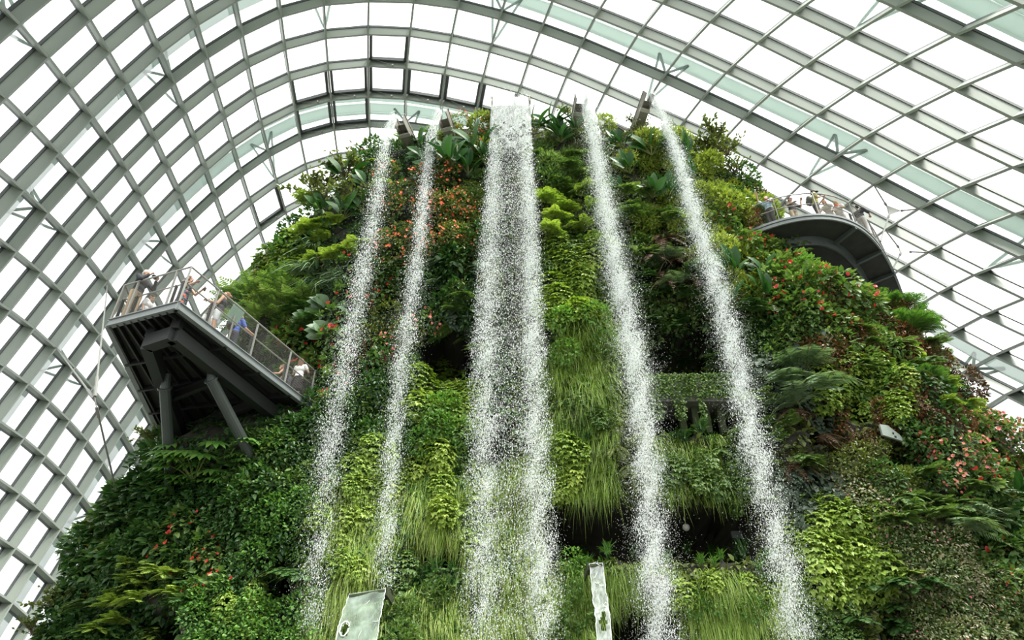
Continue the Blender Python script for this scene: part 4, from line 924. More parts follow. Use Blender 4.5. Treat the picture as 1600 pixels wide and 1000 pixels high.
def k_airy(r):
    g = Geo()
    for i in range(15):
        a = r.uniform(-1.3, 1.3); d = unit(np.array([math.sin(a), -math.cos(a) * .4, r.uniform(.2, 1.3)])); L = r.uniform(.45, .85); t = np.linspace(0, 1, 7)
        P = d * (L * t)[:, None] + np.array([0, 0, -.15]) * (t * t)[:, None] + r.normal(size=(7, 3)) * .015; g.tube(P, np.linspace(.012, .003, 7), 4, m=1, cap=False)
        n = 15; k = r.uniform(.25, 1, n); Q = np.stack([np.interp(k, t, P[:, q]) for q in range(3)], 1)
        D = unit(d + r.normal(size=(n, 3)) * .9); g.leaves(Q, D, unit(r.normal(size=(n, 3)) + [0, -.4, .8]), .10 * r.uniform(.7, 1.3, n), .055, .2, .2)
    return g
def k_palm(r):
    g = Geo()
    for i in range(11):
        a = r.uniform(-1.5, 1.5); frond(g, r, np.zeros(3), np.array([math.sin(a), -math.cos(a) * .5, r.uniform(.3, 1.1)]), r.uniform(.6, .95), .4, 16, .30, .035, fwd=.9)
    return g
def k_philo(r):
    """long petioles with big divided leaves"""
    g = Geo()
    for i in range(9):
        a = r.uniform(-1.4, 1.4); d = unit(np.array([math.sin(a), -math.cos(a) * .8, r.uniform(.3, 1.2)])); l = r.uniform(.45, .8); q = d * l; g.tube([np.zeros(3), d * l * .5 + [0, 0, .04], q], [.014, .011, .008], 4, m=1, cap=False)
        D0 = unit(np.array([d[0], d[1], -.25])); N0 = unit(np.array([0, -.4, .9])); S = unit(np.cross(D0, N0))
        for k in range(-4, 5):
            b = k / 4 * 1.9; g.leaves([q], [D0 * math.cos(b) + S * math.sin(b)], [N0], .34 * (1 - abs(k) * .06), .11, .3, .1)
    return g
def flower(r, size=1.0):
    g = Geo(); n = 6; a = np.arange(n) * 2 * math.pi / n + r.uniform(0, 1); D = np.stack([np.cos(a), np.full(n, -.45), np.sin(a)], 1)
    g.leaves(np.zeros((n, 3)), D, np.tile([0, -1., .2], (n, 1)), .5 * size, .38 * size, .1, .15); return g
def spathe(r, size=1.0):
    g = Geo(); g.leaves([[0, 0, 0]] * 2, [[.25, -.3, .9], [-.7, -.4, .3]], [[0, -1, .3], [0, -1, .2]], [.95 * size, .7 * size], [.8 * size, .55 * size], .1, .1); g.tube([(0, -.05, .05), (.06, -.25, .45)], [.05, .03], 5); return g
KINDS = { # key: (generator, leaf material, object name, description, category)
 'FL': (k_fern, 'lime', 'fern', 'bright lime fern', 'fern'), 'FM': (k_fern, 'mid', 'fern', 'mid green fern', 'fern'), 'FD': (k_fern, 'dark', 'fern', 'dark green fern', 'fern'),
 'FU': (k_uprightfern, 'mid', 'fern', 'tall feathery green fern', 'fern'), 'FB': (k_hangfern, 'dry', 'withered_fern', 'withered brown fern', 'fern'), 'FG': (k_bigfern, 'grey', 'tree_fern', 'silvery tree fern', 'fern'),
 'FO': (k_hangfern, 'olive', 'fern', 'drooping olive fern', 'fern'),
 'ML': (k_maiden, 'lime', 'maidenhair_plant', 'lime lobed-leaf plant', 'plant'), 'MM': (k_maiden, 'mid', 'maidenhair_plant', 'green lobed-leaf plant', 'plant'), 'MB': (k_maiden_big, 'lime', 'begonia', 'lime broad-lobed begonia', 'plant'),
 'SD': (k_shrub, 'dark', 'dark_leafy_shrub', 'dark leafy shrub', 'shrub'), 'SM': (k_shrub, 'mid', 'green_leafy_shrub', 'green leafy shrub', 'shrub'), 'SB': (k_bright, 'bright', 'bright_green_shrub', 'bright green shrub', 'shrub'), 'SW': (k_broad, 'dark', 'broad_leaf_shrub', 'broad-leaved dark shrub', 'shrub'),
 'SO': (k_small, 'olive', 'olive_shrub', 'olive small-leaved shrub', 'shrub'), 'SA': (k_shrub, 'amber', 'yellowing_shrub', 'yellowing leafy shrub', 'shrub'), 'SS': (k_small, 'dark', 'small_leaf_shrub', 'dark small-leaved shrub', 'shrub'),
 'BL': (k_big, 'deep', 'big_leaf_plant', 'glossy big-leaved plant', 'plant'), 'GL': (k_giant, 'grey', 'giant_leaf_plant', 'grey-green giant-leaved plant', 'plant'), 'PH': (k_philo, 'bright', 'philodendron', 'long-stalked philodendron', 'plant'),
 'HL': (k_heart, 'slate', 'heart_leaf_vine', 'dark heart-leaved vine', 'vine'), 'MO': (k_moss, 'moss', 'moss_cushion', 'yellow-green moss cushion', 'moss'), 'MG': (k_moss, 'mid', 'moss_cushion', 'green moss cushion', 'moss'),
 'AN': (k_broad, 'mid', 'anthurium', 'red-flowered anthurium', 'flowering plant'), 'RB': (k_small, 'olive', 'coral_flower_bush', 'coral-flowered bush', 'flowering plant'), 'PK': (k_shrub, 'mid', 'begonia_bush', 'salmon-flowered bush', 'flowering plant'),
 'RO': (k_shrub, 'dark', 'rose_flower_bush', 'rose-flowered shrub', 'flowering plant'), 'GO': (k_broad, 'mid', 'orange_flower_plant', 'orange-flowered plant', 'flowering plant'), 'PU': (k_small, 'russet', 'magenta_flower_bush', 'magenta-flowered bush', 'flowering plant'),
 'AS': (k_airy, 'olive', 'twiggy_shrub', 'airy twiggy shrub', 'shrub'), 'ST': (k_strap, 'bright', 'strap_leaf_plant', 'upright strap-leaved plant', 'plant'), 'HS': (k_hangstrap, 'grey', 'strap_leaf_plant', 'drooping grey strap-leaved plant', 'plant'),
 'SK': (k_strap, 'dark', 'strap_leaf_plant', 'dark strap-leaved plant', 'plant'), 'BR': (k_small, 'russet', 'russet_shrub', 'russet small-leaved shrub', 'shrub'), 'WI': (k_shrub, 'wine', 'wine_leaf_plant', 'wine-red leafy plant', 'plant'),
 'PA': (k_palm, 'bright', 'palm', 'small spiky palm', 'palm'), 'VC': (k_small, 'vari', 'variegated_shrub', 'variegated pinkish shrub', 'shrub')}
FLOWERS = {'AN': ('red', spathe, 6, .12), 'RB': ('coral', flower, 19, .085), 'PK': ('pink', flower, 20, .125), 'RO': ('rose', flower, 5, .10), 'GO': ('gold', flower, 4, .14), 'PU': ('purple', flower, 9, .07), 'VC': ('rose', flower, 2, .05)}
PROTO = {}
FLW = {}
for k, (fn, mat, nm, desc, cat) in KINDS.items():
    PROTO[k] = []
    for v in range(3):
        g = fn(np.random.default_rng(abs(hash(0)) + sum(map(ord, k)) * 7 + v)); me = g.mesh(nm)
        me.materials.append(LEAF[mat]); me.materials.append(M['wood'] if k in ('AS', 'FB') else LEAF['olive']); PROTO[k].append(me)
    if k in FLOWERS:
        fm, ff, n, s = FLOWERS[k]; FLW[k] = ff(np.random.default_rng(3)).mesh('flower'); FLW[k].materials.append(LEAF[fm])

# zones in the view: kind, rectangle where the slope is planted, how many, apparent size range
ZONES = [
 # summit
 ('ST', 600, 205, 625, 235, 2, 38, 46), ('ST', 662, 205, 680, 225, 1, 36, 42), ('SD', 575, 225, 650, 290, 5, 45, 60), ('BL', 665, 235, 760, 280, 4, 36, 50), ('MO', 700, 200, 762, 262, 4, 45, 60), ('RO', 572, 240, 610, 275, 2, 35, 45), ('RB', 700, 185, 760, 240, 4, 38, 50),
 ('BL', 838, 190, 905, 245, 5, 40, 58), ('MG', 840, 215, 900, 300, 6, 42, 60), ('SO', 860, 225, 950, 290, 6, 45, 60), ('MO', 940, 195, 1070, 262, 8, 40, 58), ('AS', 838, 180, 890, 200, 3, 28, 40), ('AS', 985, 196, 1060, 215, 3, 28, 40), ('PK', 838, 185, 960, 230, 4, 26, 34),
 ('BL', 970, 240, 1060, 330, 8, 42, 60), ('MO', 1045, 215, 1150, 310, 10, 42, 60), ('AS', 1085, 228, 1170, 265, 6, 45, 70), ('AS', 480, 272, 565, 325, 6, 50, 75), ('SS', 1130, 255, 1200, 330, 7, 45, 60), ('GO', 1150, 270, 1185, 300, 2, 28, 36), ('BR', 1150, 300, 1210, 345, 4, 42, 52),
 # left shoulder
 ('BL', 500, 300, 590, 350, 5, 48, 64), ('SD', 415, 350, 510, 405, 10, 45, 65), ('FL', 480, 325, 570, 425, 11, 48, 68), ('MM', 375, 395, 475, 460, 10, 42, 60), ('MB', 390, 375, 490, 435, 6, 48, 62), ('HS', 490, 400, 560, 460, 6, 50, 72), ('FU', 378, 455, 480, 520, 9, 70, 100), ('FD', 425, 490, 510, 565, 7, 60, 80), ('SA', 362, 432, 410, 480, 6, 48, 62), ('GL', 478, 440, 560, 540, 7, 36, 50), ('AN', 450, 515, 525, 590, 9, 42, 58), ('SD', 465, 570, 545, 690, 16, 45, 62), ('BR', 420, 395, 480, 430, 3, 42, 52), ('RO', 505, 405, 520, 425, 1, 34, 38),
 # between first and second falls
 ('RB', 595, 270, 660, 420, 12, 46, 62), ('SD', 560, 320, 640, 440, 12, 46, 64), ('FL', 560, 265, 620, 330, 4, 44, 58), ('AN', 545, 425, 605, 480, 6, 38, 50), ('SO', 565, 440, 650, 540, 14, 45, 62), ('ML', 610, 405, 650, 440, 2, 40, 50), ('SD', 560, 555, 645, 690, 18, 45, 62), ('WI', 545, 555, 610, 590, 4, 38, 50), ('PK', 600, 500, 680, 545, 3, 40, 50), ('SM', 555, 580, 640, 660, 8, 45, 55),
 # between second and central falls
 ('RB', 655, 285, 730, 410, 16, 46, 62), ('BL', 675, 235, 745, 300, 5, 45, 66), ('SD', 655, 375, 755, 505, 18, 46, 66), ('MG', 715, 245, 765, 330, 6, 42, 56), ('SO', 700, 300, 770, 470, 12, 45, 60), ('GL', 660, 420, 725, 470, 3, 32, 42), ('FM', 695, 470, 760, 560, 8, 48, 66),
 ('ML', 645, 585, 745, 660, 16, 42, 62), ('SM', 640, 650, 730, 720, 9, 45, 60), ('ML', 545, 690, 690, 770, 15, 42, 58), ('ML', 690, 780, 745, 860, 6, 42, 58), ('ML', 540, 770, 570, 840, 3, 42, 52), ('SB', 660, 640, 735, 700, 6, 42, 55),
 # between central and fourth
 ('FM', 845, 245, 940, 320, 10, 48, 66), ('FL', 848, 310, 925, 375, 9, 48, 64), ('MM', 850, 370, 965, 430, 9, 45, 60), ('ML', 855, 395, 940, 505, 20, 45, 66), ('SO', 840, 300, 950, 400, 6, 42, 55), ('MM', 895, 625, 940, 672, 5, 36, 46), ('ML', 855, 700, 905, 770, 7, 42, 58), ('SK', 885, 660, 935, 695, 5, 40, 52), ('SB', 870, 500, 940, 560, 4, 45, 55),
 # between fourth and fifth
 ('FM', 965, 310, 1065, 410, 14, 52, 72), ('MO', 995, 320, 1065, 370, 5, 45, 60), ('FB', 1020, 370, 1095, 450, 8, 52, 70), ('FD', 1000, 430, 1110, 520, 14, 55, 78), ('SM', 1000, 440, 1110, 510, 7, 48, 60), ('FG', 1030, 425, 1110, 480, 3, 62, 80), ('FD', 1060, 490, 1185, 590, 10, 55, 75), ('SM', 985, 380, 1060, 430, 5, 45, 55), ('SK', 1035, 655, 1120, 695, 9, 38, 50), ('FM', 1120, 640, 1185, 720, 6, 55, 75), ('MM', 1010, 735, 1170, 770, 9, 42, 55), ('FO', 960, 680, 1010, 760, 4, 50, 60),
 # right shoulder
 ('MO', 1085, 310, 1205, 470, 24, 46, 66), ('SS', 1140, 300, 1215, 370, 6, 45, 58), ('AN', 1128, 335, 1185, 390, 5, 34, 46), ('MO', 1195, 335, 1250, 430, 9, 42, 62), ('BL', 1135, 440, 1195, 495, 4, 52, 72), ('AN', 1190, 370, 1340, 500, 18, 42, 60), ('GO', 1175, 415, 1205, 445, 2, 38, 48), ('SB', 1255, 425, 1335, 460, 5, 45, 58), ('MO', 1200, 420, 1335, 505, 12, 45, 62), ('BR', 1240, 440, 1430, 570, 22, 46, 64), ('SM', 1190, 500, 1380, 580, 20, 46, 62), ('AN', 1255, 480, 1350, 525, 4, 40, 50), ('PU', 1310, 455, 1360, 490, 5, 38, 48), ('PA', 1365, 468, 1445, 520, 5, 60, 85),
 ('FM', 1330, 520, 1450, 610, 12, 52, 74), ('HL', 1195, 545, 1290, 650, 15, 46, 62), ('FG', 1215, 590, 1295, 645, 5, 72, 100), ('ML', 1280, 555, 1410, 655, 16, 46, 64), ('BR', 1395, 555, 1510, 660, 15, 44, 62), ('FM', 1165, 640, 1250, 735, 8, 62, 84), ('FB', 1240, 650, 1310, 730, 6, 52, 66), ('BR', 1315, 640, 1380, 710, 6, 42, 56), ('SD', 1380, 600, 1480, 770, 20, 48, 66), ('PA', 1425, 515, 1475, 620, 5, 46, 62), ('SM', 1330, 570, 1450, 640, 8, 46, 58), ('FL', 1450, 600, 1500, 640, 3, 48, 58),
 ('PK', 1465, 660, 1600, 780, 22, 44, 60), ('BR', 1480, 600, 1570, 670, 8, 44, 56), ('AS', 1560, 690, 1620, 760, 4, 44, 60), ('SD', 1180, 480, 1250, 560, 10, 46, 60), ('FO', 1180, 440, 1260, 520, 6, 48, 60),
 # lower right
 ('HL', 1220, 750, 1320, 835, 13, 46, 64), ('SO', 1300, 695, 1430, 765, 12, 46, 60), ('MO', 1398, 725, 1435, 762, 3, 40, 52), ('VC', 1310, 745, 1420, 830, 14, 48, 64), ('VC', 1380, 830, 1500, 930, 18, 50, 68), ('VC', 1430, 900, 1610, 1030, 26, 52, 70), ('SM', 1300, 830, 1420, 930, 8, 48, 60),
 ('ML', 1270, 805, 1380, 925, 22, 50, 72), ('ML', 1235, 820, 1275, 880, 4, 45, 56), ('FM', 1405, 760, 1510, 840, 11, 60, 82), ('FG', 1470, 790, 1545, 835, 4, 60, 78), ('AN', 1500, 740, 1610, 810, 9, 42, 58), ('AN', 1535, 840, 1620, 940, 7, 42, 56), ('SM', 1480, 815, 1620, 910, 16, 50, 68), ('FD', 1335, 910, 1450, 1000, 10, 66, 90), ('MM', 1240, 920, 1340, 1010, 12, 46, 62), ('SW', 1520, 760, 1620, 860, 8, 50, 70), ('FL', 1360, 895, 1420, 930, 3, 56, 66), ('SD', 1480, 770, 1600, 830, 8, 46, 60), ('BL', 1545, 780, 1610, 840, 3, 55, 70), ('FM', 1200, 730, 1260, 790, 4, 55, 70),
 # lower left
 ('PH', 275, 745, 345, 790, 4, 75, 100), ('PH', 370, 725, 410, 745, 2, 55, 70), ('SD', 180, 770, 330, 880, 26, 50, 70), ('SW', 120, 790, 300, 900, 16, 52, 74), ('SD', 300, 760, 480, 880, 26, 50, 68), ('SM', 385, 700, 480, 780, 16, 46, 62), ('SW', 250, 730, 400, 790, 12, 50, 70), ('SD', 420, 675, 490, 730, 10, 46, 60), ('SS', 360, 730, 480, 800, 8, 46, 62), ('FD', 190, 760, 290, 830, 8, 55, 75), ('SA', 130, 830, 170, 850, 2, 40, 50), ('SA', 140, 890, 175, 925, 2, 44, 54),
 ('SD', 60, 880, 220, 1030, 26, 52, 72), ('FD', 140, 880, 300, 1000, 14, 60, 84), ('FL', 200, 890, 275, 970, 8, 55, 72), ('FL', 255, 870, 300, 900, 2, 55, 66), ('AN', 265, 830, 355, 935, 9, 42, 56), ('SB', 400, 785, 485, 865, 9, 48, 64), ('FB', 395, 850, 440, 880, 2, 46, 56), ('FD', 410, 850, 480, 900, 5, 56, 76), ('SB', 395, 925, 485, 1030, 10, 50, 66), ('SB', 290, 930, 400, 1030, 11, 50, 64), ('SS', 290, 840, 410, 940, 12, 48, 64), ('ML', 350, 930, 400, 970, 3, 46, 56), ('FL', 170, 965, 220, 1000, 3, 56, 70), ('SW', 40, 960, 160, 1040, 8, 50, 70), ('AS', 35, 960, 90, 1010, 3, 50, 66), ('AS', 225, 672, 262, 720, 3, 50, 60), ('SW', 205, 690, 262, 760, 7, 48, 66),
 ('ML', 1060, 905, 1230, 950, 5, 42, 54), ('SB', 1080, 930, 1200, 970, 4, 40, 52), ('ML', 500, 800, 590, 900, 5, 40, 52), ('SB', 865, 880, 900, 930, 2, 40, 50),
 ('AN', 490, 560, 520, 640, 5, 36, 46), ('SD', 492, 590, 520, 660, 5, 38, 48),
 # ledges
 ('ST', 870, 868, 1210, 892, 20, 30, 44), ('SK', 640, 884, 716, 915, 9, 36, 48), ('SK', 1150, 870, 1215, 915, 5, 46, 60), ('MM', 600, 880, 640, 930, 4, 40, 52), ('MG', 615, 930, 680, 1020, 6, 46, 60), ('SM', 860, 950, 905, 1030, 6, 46, 60), ('HL', 655, 500, 745, 520, 4, 40, 50), ('FM', 1190, 560, 1215, 600, 2, 50, 60),
]
HEIGHTS = [(0, 290, 'near the summit'), (290, 470, 'high up'), (470, 640, 'at mid height'), (640, 800, 'below mid height'), (800, 1100, 'near the bottom')]
XS = {'0': [(150, 616), (420, 568), (660, 521), (1000, 488)], '1': [(150, 686), (480, 641), (1000, 596)], '2': [(150, 798), (1000, 800)], '3': [(150, 916), (520, 984), (1000, 1031)], '4': [(150, 1018), (560, 1149), (1000, 1246)]}
def fx(k, y): return np.interp(y, [a for a, b in XS[k]], [b for a, b in XS[k]])
def place_of(x, y):
    row = next(t for a, b, t in HEIGHTS if a <= y < b or b == 1100)
    f = [fx(str(k), y) for k in range(5)]
    if x < f[0]:
        if y > 640 and x < 300: col = 'on the far left slope'
        elif y > 480 and x < 400: col = 'by the left platform'
        else: col = 'left of all five waterfalls'
    elif x < f[1]: col = 'between the two thin left waterfalls'
    elif x < f[2]: col = 'just left of the broad waterfall'
    elif x < f[3]: col = 'just right of the broad waterfall'
    elif x < f[4]: col = 'between the two right waterfalls'
    elif x < f[4] + 170: col = 'just right of the rightmost waterfall'
    elif x < 1430: col = 'on the right slope'
    else: col = 'on the far right edge'
    return row, col
PLANTED = []
spots_all = []
for zi, (k, x0, y0, x1, y1, n, s0, s1) in enumerate(ZONES):
    pts = []
    for q in range(n):
        best = None; bd = -1
        for tr in range(10):
            x, y = rnd.uniform(x0, x1), rnd.uniform(y0, y1)
            if in_cave(x, y, 6) or (1205 < x < 1425 and y < min(478, 382 + (x - 1205) * .75)): continue
            d_ = min([((x - a) ** 2 + (y - b) ** 2) for a, b in pts] + [1e6]) + min([((x - a) ** 2 + (y - b) ** 2) * 1.5 for a, b in spots_all[-400:]] + [2500])
            if d_ > bd: bd, best = d_, (x, y)
        if best is None: continue
        x, y = best; h_, nrm = hit(x, y)
        if h_ is None:      # off the silhouette: step towards the middle until the slope is met
            xx, yy = x, y
            for st in range(14):
                xx += (800 - xx) * .035; yy += (620 - yy) * .035
                h_, nrm = hit(xx, yy)
                if h_ is not None: break
            if h_ is None: continue
        if h_.y > YC + 3.2 or (over_deck(h_.x, h_.y, .35) and ZDECK - .9 < h_.z < ZDECK + 3.2): continue
        pts.append((x, y)); spots_all.append((x, y))
        dep = h_.y * CP + (h_.z - CAMZ) * SP
        PLANTED.append((k, x, y, h_.copy(), nrm.copy(), rnd.uniform(s0, s1) * dep / FPX))
ORD = ['leftmost'] + [w_ + ' from left' for w_ in 'second third fourth fifth sixth seventh eighth ninth tenth eleventh twelfth thirteenth fourteenth fifteenth sixteenth seventeenth eighteenth nineteenth twentieth'.split()] + [f'{q}th from left' for q in range(21, 80)]
cells = {}
for i_, (k, x, y, h_, nrm, s) in enumerate(PLANTED): cells.setdefault((k,) + place_of(x, y), []).append(i_)
LABEL = {}
for (k, row, col), ids in cells.items():
    ids.sort(key=lambda q: PLANTED[q][1])
    desc = KINDS[k][3]
    for r_, q in enumerate(ids):
        if len(ids) == 1: LABEL[q] = f'{desc} {row}, {col}'
        elif len(ids) == 2: LABEL[q] = f'{desc} {row}, {col}, {"left" if r_ == 0 else "right"} of two'
        elif r_ == len(ids) - 1: LABEL[q] = f'{desc} {row}, {col}, rightmost'
        else: LABEL[q] = f'{desc} {row}, {col}, {ORD[r_]}'
PGROUP = {}
def put_plant(i_, k, h_, nrm, s):
    me = PROTO[k][rnd.randrange(3)]; nm = KINDS[k][2]
    az = math.atan2(nrm.x, -nrm.y); az = max(-1.2, min(1.2, az))
    tilt = max(0, nrm.z) * .35
    fl = k in FLOWERS
    o = bpy.data.objects.new(nm, None if fl else me); COL.objects.link(o)
    o.location = h_ + nrm * (rnd.uniform(*((.32, .6) if k in ('FL', 'AN', 'RB', 'PK', 'SB', 'AS', 'RO', 'GO', 'FG', 'BL') else (.05, .38))) * s); o.rotation_euler = (-tilt + rnd.uniform(-.12, .12), rnd.uniform(-.2, .2), az + rnd.uniform(-.35, .35)); o.scale = (s, s, s)
    tag(o, LABEL[i_], KINDS[k][4], KINDS[k][3] + 's on the mountain')
    if fl:
        o.empty_display_size = .3
        c = bpy.data.objects.new('foliage', me); COL.objects.link(c); c.parent = o
        fm, ff, n, fs = FLOWERS[k]; r = np.random.default_rng(i_ + 900); P_, D_f = mound(n, r, .62)
        for q in range(len(P_)):
            f = bpy.data.objects.new('flower', FLW[k]); COL.objects.link(f); f.parent = o; f.location = Vector(P_[q] * 1.10 + np.array([0, -.04, .03])); f.rotation_euler = (rnd.uniform(-.4, .3), rnd.uniform(-.5, .5), rnd.uniform(-.5, .5))
            fs2 = fs * rnd.uniform(.75, 1.25); f.scale = (fs2,) * 3
for i_, (k, x, y, h_, nrm, s) in enumerate(PLANTED): put_plant(i_, k, h_, nrm, s)

# ------------------------------------------------------------------ ground-cover carpets and hanging grass: nobody could count these
def carpet(name, label, cat, rects, dens, size, mat, w=.6, seed=0, cave_ok=False):
    r = np.random.default_rng(seed + 77); P_, N_ = [], []
    for (x0, y0, x1, y1) in rects:
        for q in range(int((x1 - x0) * (y1 - y0) * dens)):
            x, y = r.uniform(x0, x1), r.uniform(y0, y1)
            if not cave_ok and in_cave(x, y, 3): continue
            h_, n_ = hit(x, y)
            if h_ is None or h_.y > YC + 2: continue
            P_.append(h_ + n_ * r.uniform(.0, .22)); N_.append(n_)
    P_ = np.array(P_); N_ = np.array(N_); n = len(P_); g = Geo()
    D = unit(N_ * .5 + r.normal(size=(n, 3)) * .6 + np.array([0, 0, -.35])); Nn = unit(N_ + np.array([0, -.2, .8]) + r.normal(size=(n, 3)) * .4)
    L = size * r.uniform(.6, 1.4, n); g.leaves(P_, D, Nn, L, L * w, .2, .15)
    tag(link(name, g.mesh(name), LEAF[mat]), label, cat, kind='stuff')
carpet('ground_cover', 'dark leafy ground cover over the left half of the mountain', 'ground cover', [(30, 180, 800, 1060)], .055, .26, 'dark', seed=1)
carpet('ground_cover', 'olive leafy ground cover over the right half of the mountain', 'ground cover', [(800, 170, 1720, 1060)], .045, .26, 'olive', seed=2)
carpet('ground_cover', 'green leafy ground cover over the upper right shoulder', 'ground cover', [(840, 200, 1480, 640)], .045, .22, 'mid', seed=3)
carpet('ground_cover', 'russet creeping cover on the right slope under the walkway', 'creeper', [(1240, 440, 1520, 660)], .06, .17, 'russet', seed=4)
carpet('ground_cover', 'pale variegated creeper in a broad band at the bottom right', 'creeper', [(1320, 750, 1440, 850), (1390, 840, 1530, 940), (1440, 900, 1660, 1050)], .14, .17, 'vari', seed=5)
carpet('ground_cover', 'bright leafy ground cover behind the central falls', 'ground cover', [(540, 560, 960, 1030)], .04, .2, 'bright', seed=6)
carpet('ground_cover', 'moss between the plants on the upper right shoulder', 'moss', [(930, 200, 1250, 500)], .06, .14, 'moss', w=.4, seed=8)
carpet('shade_plants', 'sparse dark plants growing on the back walls of the recesses', 'ground cover', [(1012, 500, 1132, 560), (655, 506, 742, 530), (728, 655, 792, 724), (1392, 702, 1470, 748), (920, 430, 985, 490)], .05, .22, 'dark', seed=9, cave_ok=True)
def grass(label, rects, dens, L=.52, mat='grass', seed=0, grav=(1.0, 1.8)):
    r = np.random.default_rng(seed + 5); P_, N_ = [], []
    for (x0, y0, x1, y1) in rects:
        for q in range(int((x1 - x0) * (y1 - y0) * dens)):
            x, y = r.uniform(x0, x1), r.uniform(y0, y1)
            if in_cave(x, y, 0): continue
            if math.sin(x * .045 + seed) + math.sin(y * .05 + x * .02) + r.normal() * .7 < -.9: continue
            h_, n_ = hit(x, y)
            if h_ is None: continue
            for b in range(9): P_.append(np.array(h_) + r.normal(size=3) * np.array([.09, .05, .09])); N_.append(n_)
    P_ = np.array(P_); n = len(P_); g = Geo()
    D = unit(np.array(N_) * .9 + r.normal(size=(n, 3)) * .95 + np.array([0, -.35, .55]))
    g.blades(P_, D, L * r.uniform(.4, 1.5, n) ** 1.2, .026, r.uniform(grav[0], grav[1], n), 4)
    tag(link('hanging_grass', g.mesh('hanging_grass'), LEAF[mat]), label, 'grass', kind='stuff')
grass('yellow-green hanging grass behind the leftmost waterfall', [(480, 750, 600, 1030)], .052, seed=1)
grass('yellow-green hanging grass between second waterfall and broad waterfall, bottom', [(585, 745, 725, 845), (600, 915, 730, 1030)], .052, seed=2)
grass('hanging grass behind the lower half of the broad waterfall', [(725, 715, 870, 1030)], .045, seed=3)
grass('tall strip of lime grass right of the broad waterfall', [(862, 495, 965, 770), (840, 560, 880, 720)], .055, seed=4)
grass('grass below the gallery slot beside the narrow chute', [(858, 872, 955, 1030), (955, 880, 1060, 935)], .052, seed=5)
grass('hanging grass between the two right waterfalls under the ledge', [(1010, 682, 1180, 768)], .05, seed=6)
grass('hanging grass curtain at the bottom below the gallery slot', [(1050, 895, 1240, 960), (1075, 950, 1190, 1000), (1190, 960, 1250, 1040)], .08, L=.55, seed=7)
grass('deep green grass fringe on the left platform side of the falls', [(560, 640, 720, 770)], .022, mat='grassdeep', seed=8)
# vines over the planter ledge
g = Geo(); n = 2600; u = rng.uniform(0, 1, n); v = rng.uniform(-.12, 1.0, n) ** 1
LA, LB = wall_pt(1008, 590, YL), wall_pt(1145, 600, YL); LH = LA[2] - wall_pt(1004, 628, YL)[2]
P_ = np.stack([LA[0] + (LB[0] - LA[0]) * u, YL - .08 - .14 * rng.uniform(0, 1, n), LA[2] + .1 - LH * np.abs(v) * (.95 + .9 * (np.sin(u * 23) > .1) * (u < .62))], 1)
D = unit(rng.normal(size=(n, 3)) * .5 + np.array([0, -.5, -.5])); g.leaves(P_, D, unit(rng.normal(size=(n, 3)) * .3 + np.array([0, -.8, .5])), .13 * rng.uniform(.6, 1.3, n), .09, .1, .15)
tag(link('ledge_vines', g.mesh('ledge_vines'), LEAF['mid']), 'green vines draped over the concrete planter ledge', 'vine', kind='stuff')
# ------------------------------------------------------------------ people
SKIN = solid('skin', (.50, .29, .20), .5); EYE = solid('eye_dark', (.02, .015, .012), .3); LIP = solid('lip', (.42, .16, .13), .5)
def cloth(name, c, noise=.12, scale=30): return solid(name, c, .85, noise=noise, scale=scale)
def floral():
    m, t, b, o = nt('floral_cloth'); N = t.nodes.new; L = t.links.new
    tc = N('ShaderNodeTexCoord'); v = N('ShaderNodeTexVoronoi'); v.inputs['Scale'].default_value = 7; L(tc.outputs['Object'], v.inputs['Vector'])
    r = N('ShaderNodeValToRGB'); r.color_ramp.interpolation = 'CONSTANT'; e = r.color_ramp.elements; e[0].position = 0; e[0].color = (.62, .13, .10, 1); e[1].position = .34; e[1].color = (.02, .02, .03, 1)
    q = e.new(.44); q.color = (.15, .24, .28, 1); q = e.new(.52); q.color = (.02, .02, .03, 1)
    L(v.outputs['Distance'], r.inputs[0]); L(r.outputs[0], b.inputs['Base Color']); b.inputs['Roughness'].default_value = .85; return m
FLORAL = floral()
def remeshed(name, g, voxel, smooth=2):
    me = g.mesh(name); o = bpy.data.objects.new(name, me); COL.objects.link(o)
    md = o.modifiers.new('r', 'REMESH'); md.mode = 'VOXEL'; md.voxel_size = voxel
    if smooth: s = o.modifiers.new('s', 'SMOOTH'); s.factor = .5; s.iterations = smooth
    dg = bpy.context.evaluated_depsgraph_get(); res = bpy.data.meshes.new_from_object(o.evaluated_get(dg))
    bpy.data.objects.remove(o); bpy.data.meshes.remove(me); res.name = name
    res.polygons.foreach_set('use_smooth', np.ones(len(res.polygons), bool)); return res
def rotx(a): c, s = math.cos(a), math.sin(a); return np.array([[1, 0, 0], [0, c, -s], [0, s, c]])
def rotz(a): c, s = math.cos(a), math.sin(a); return np.array([[c, -s, 0], [s, c, 0], [0, 0, 1]])
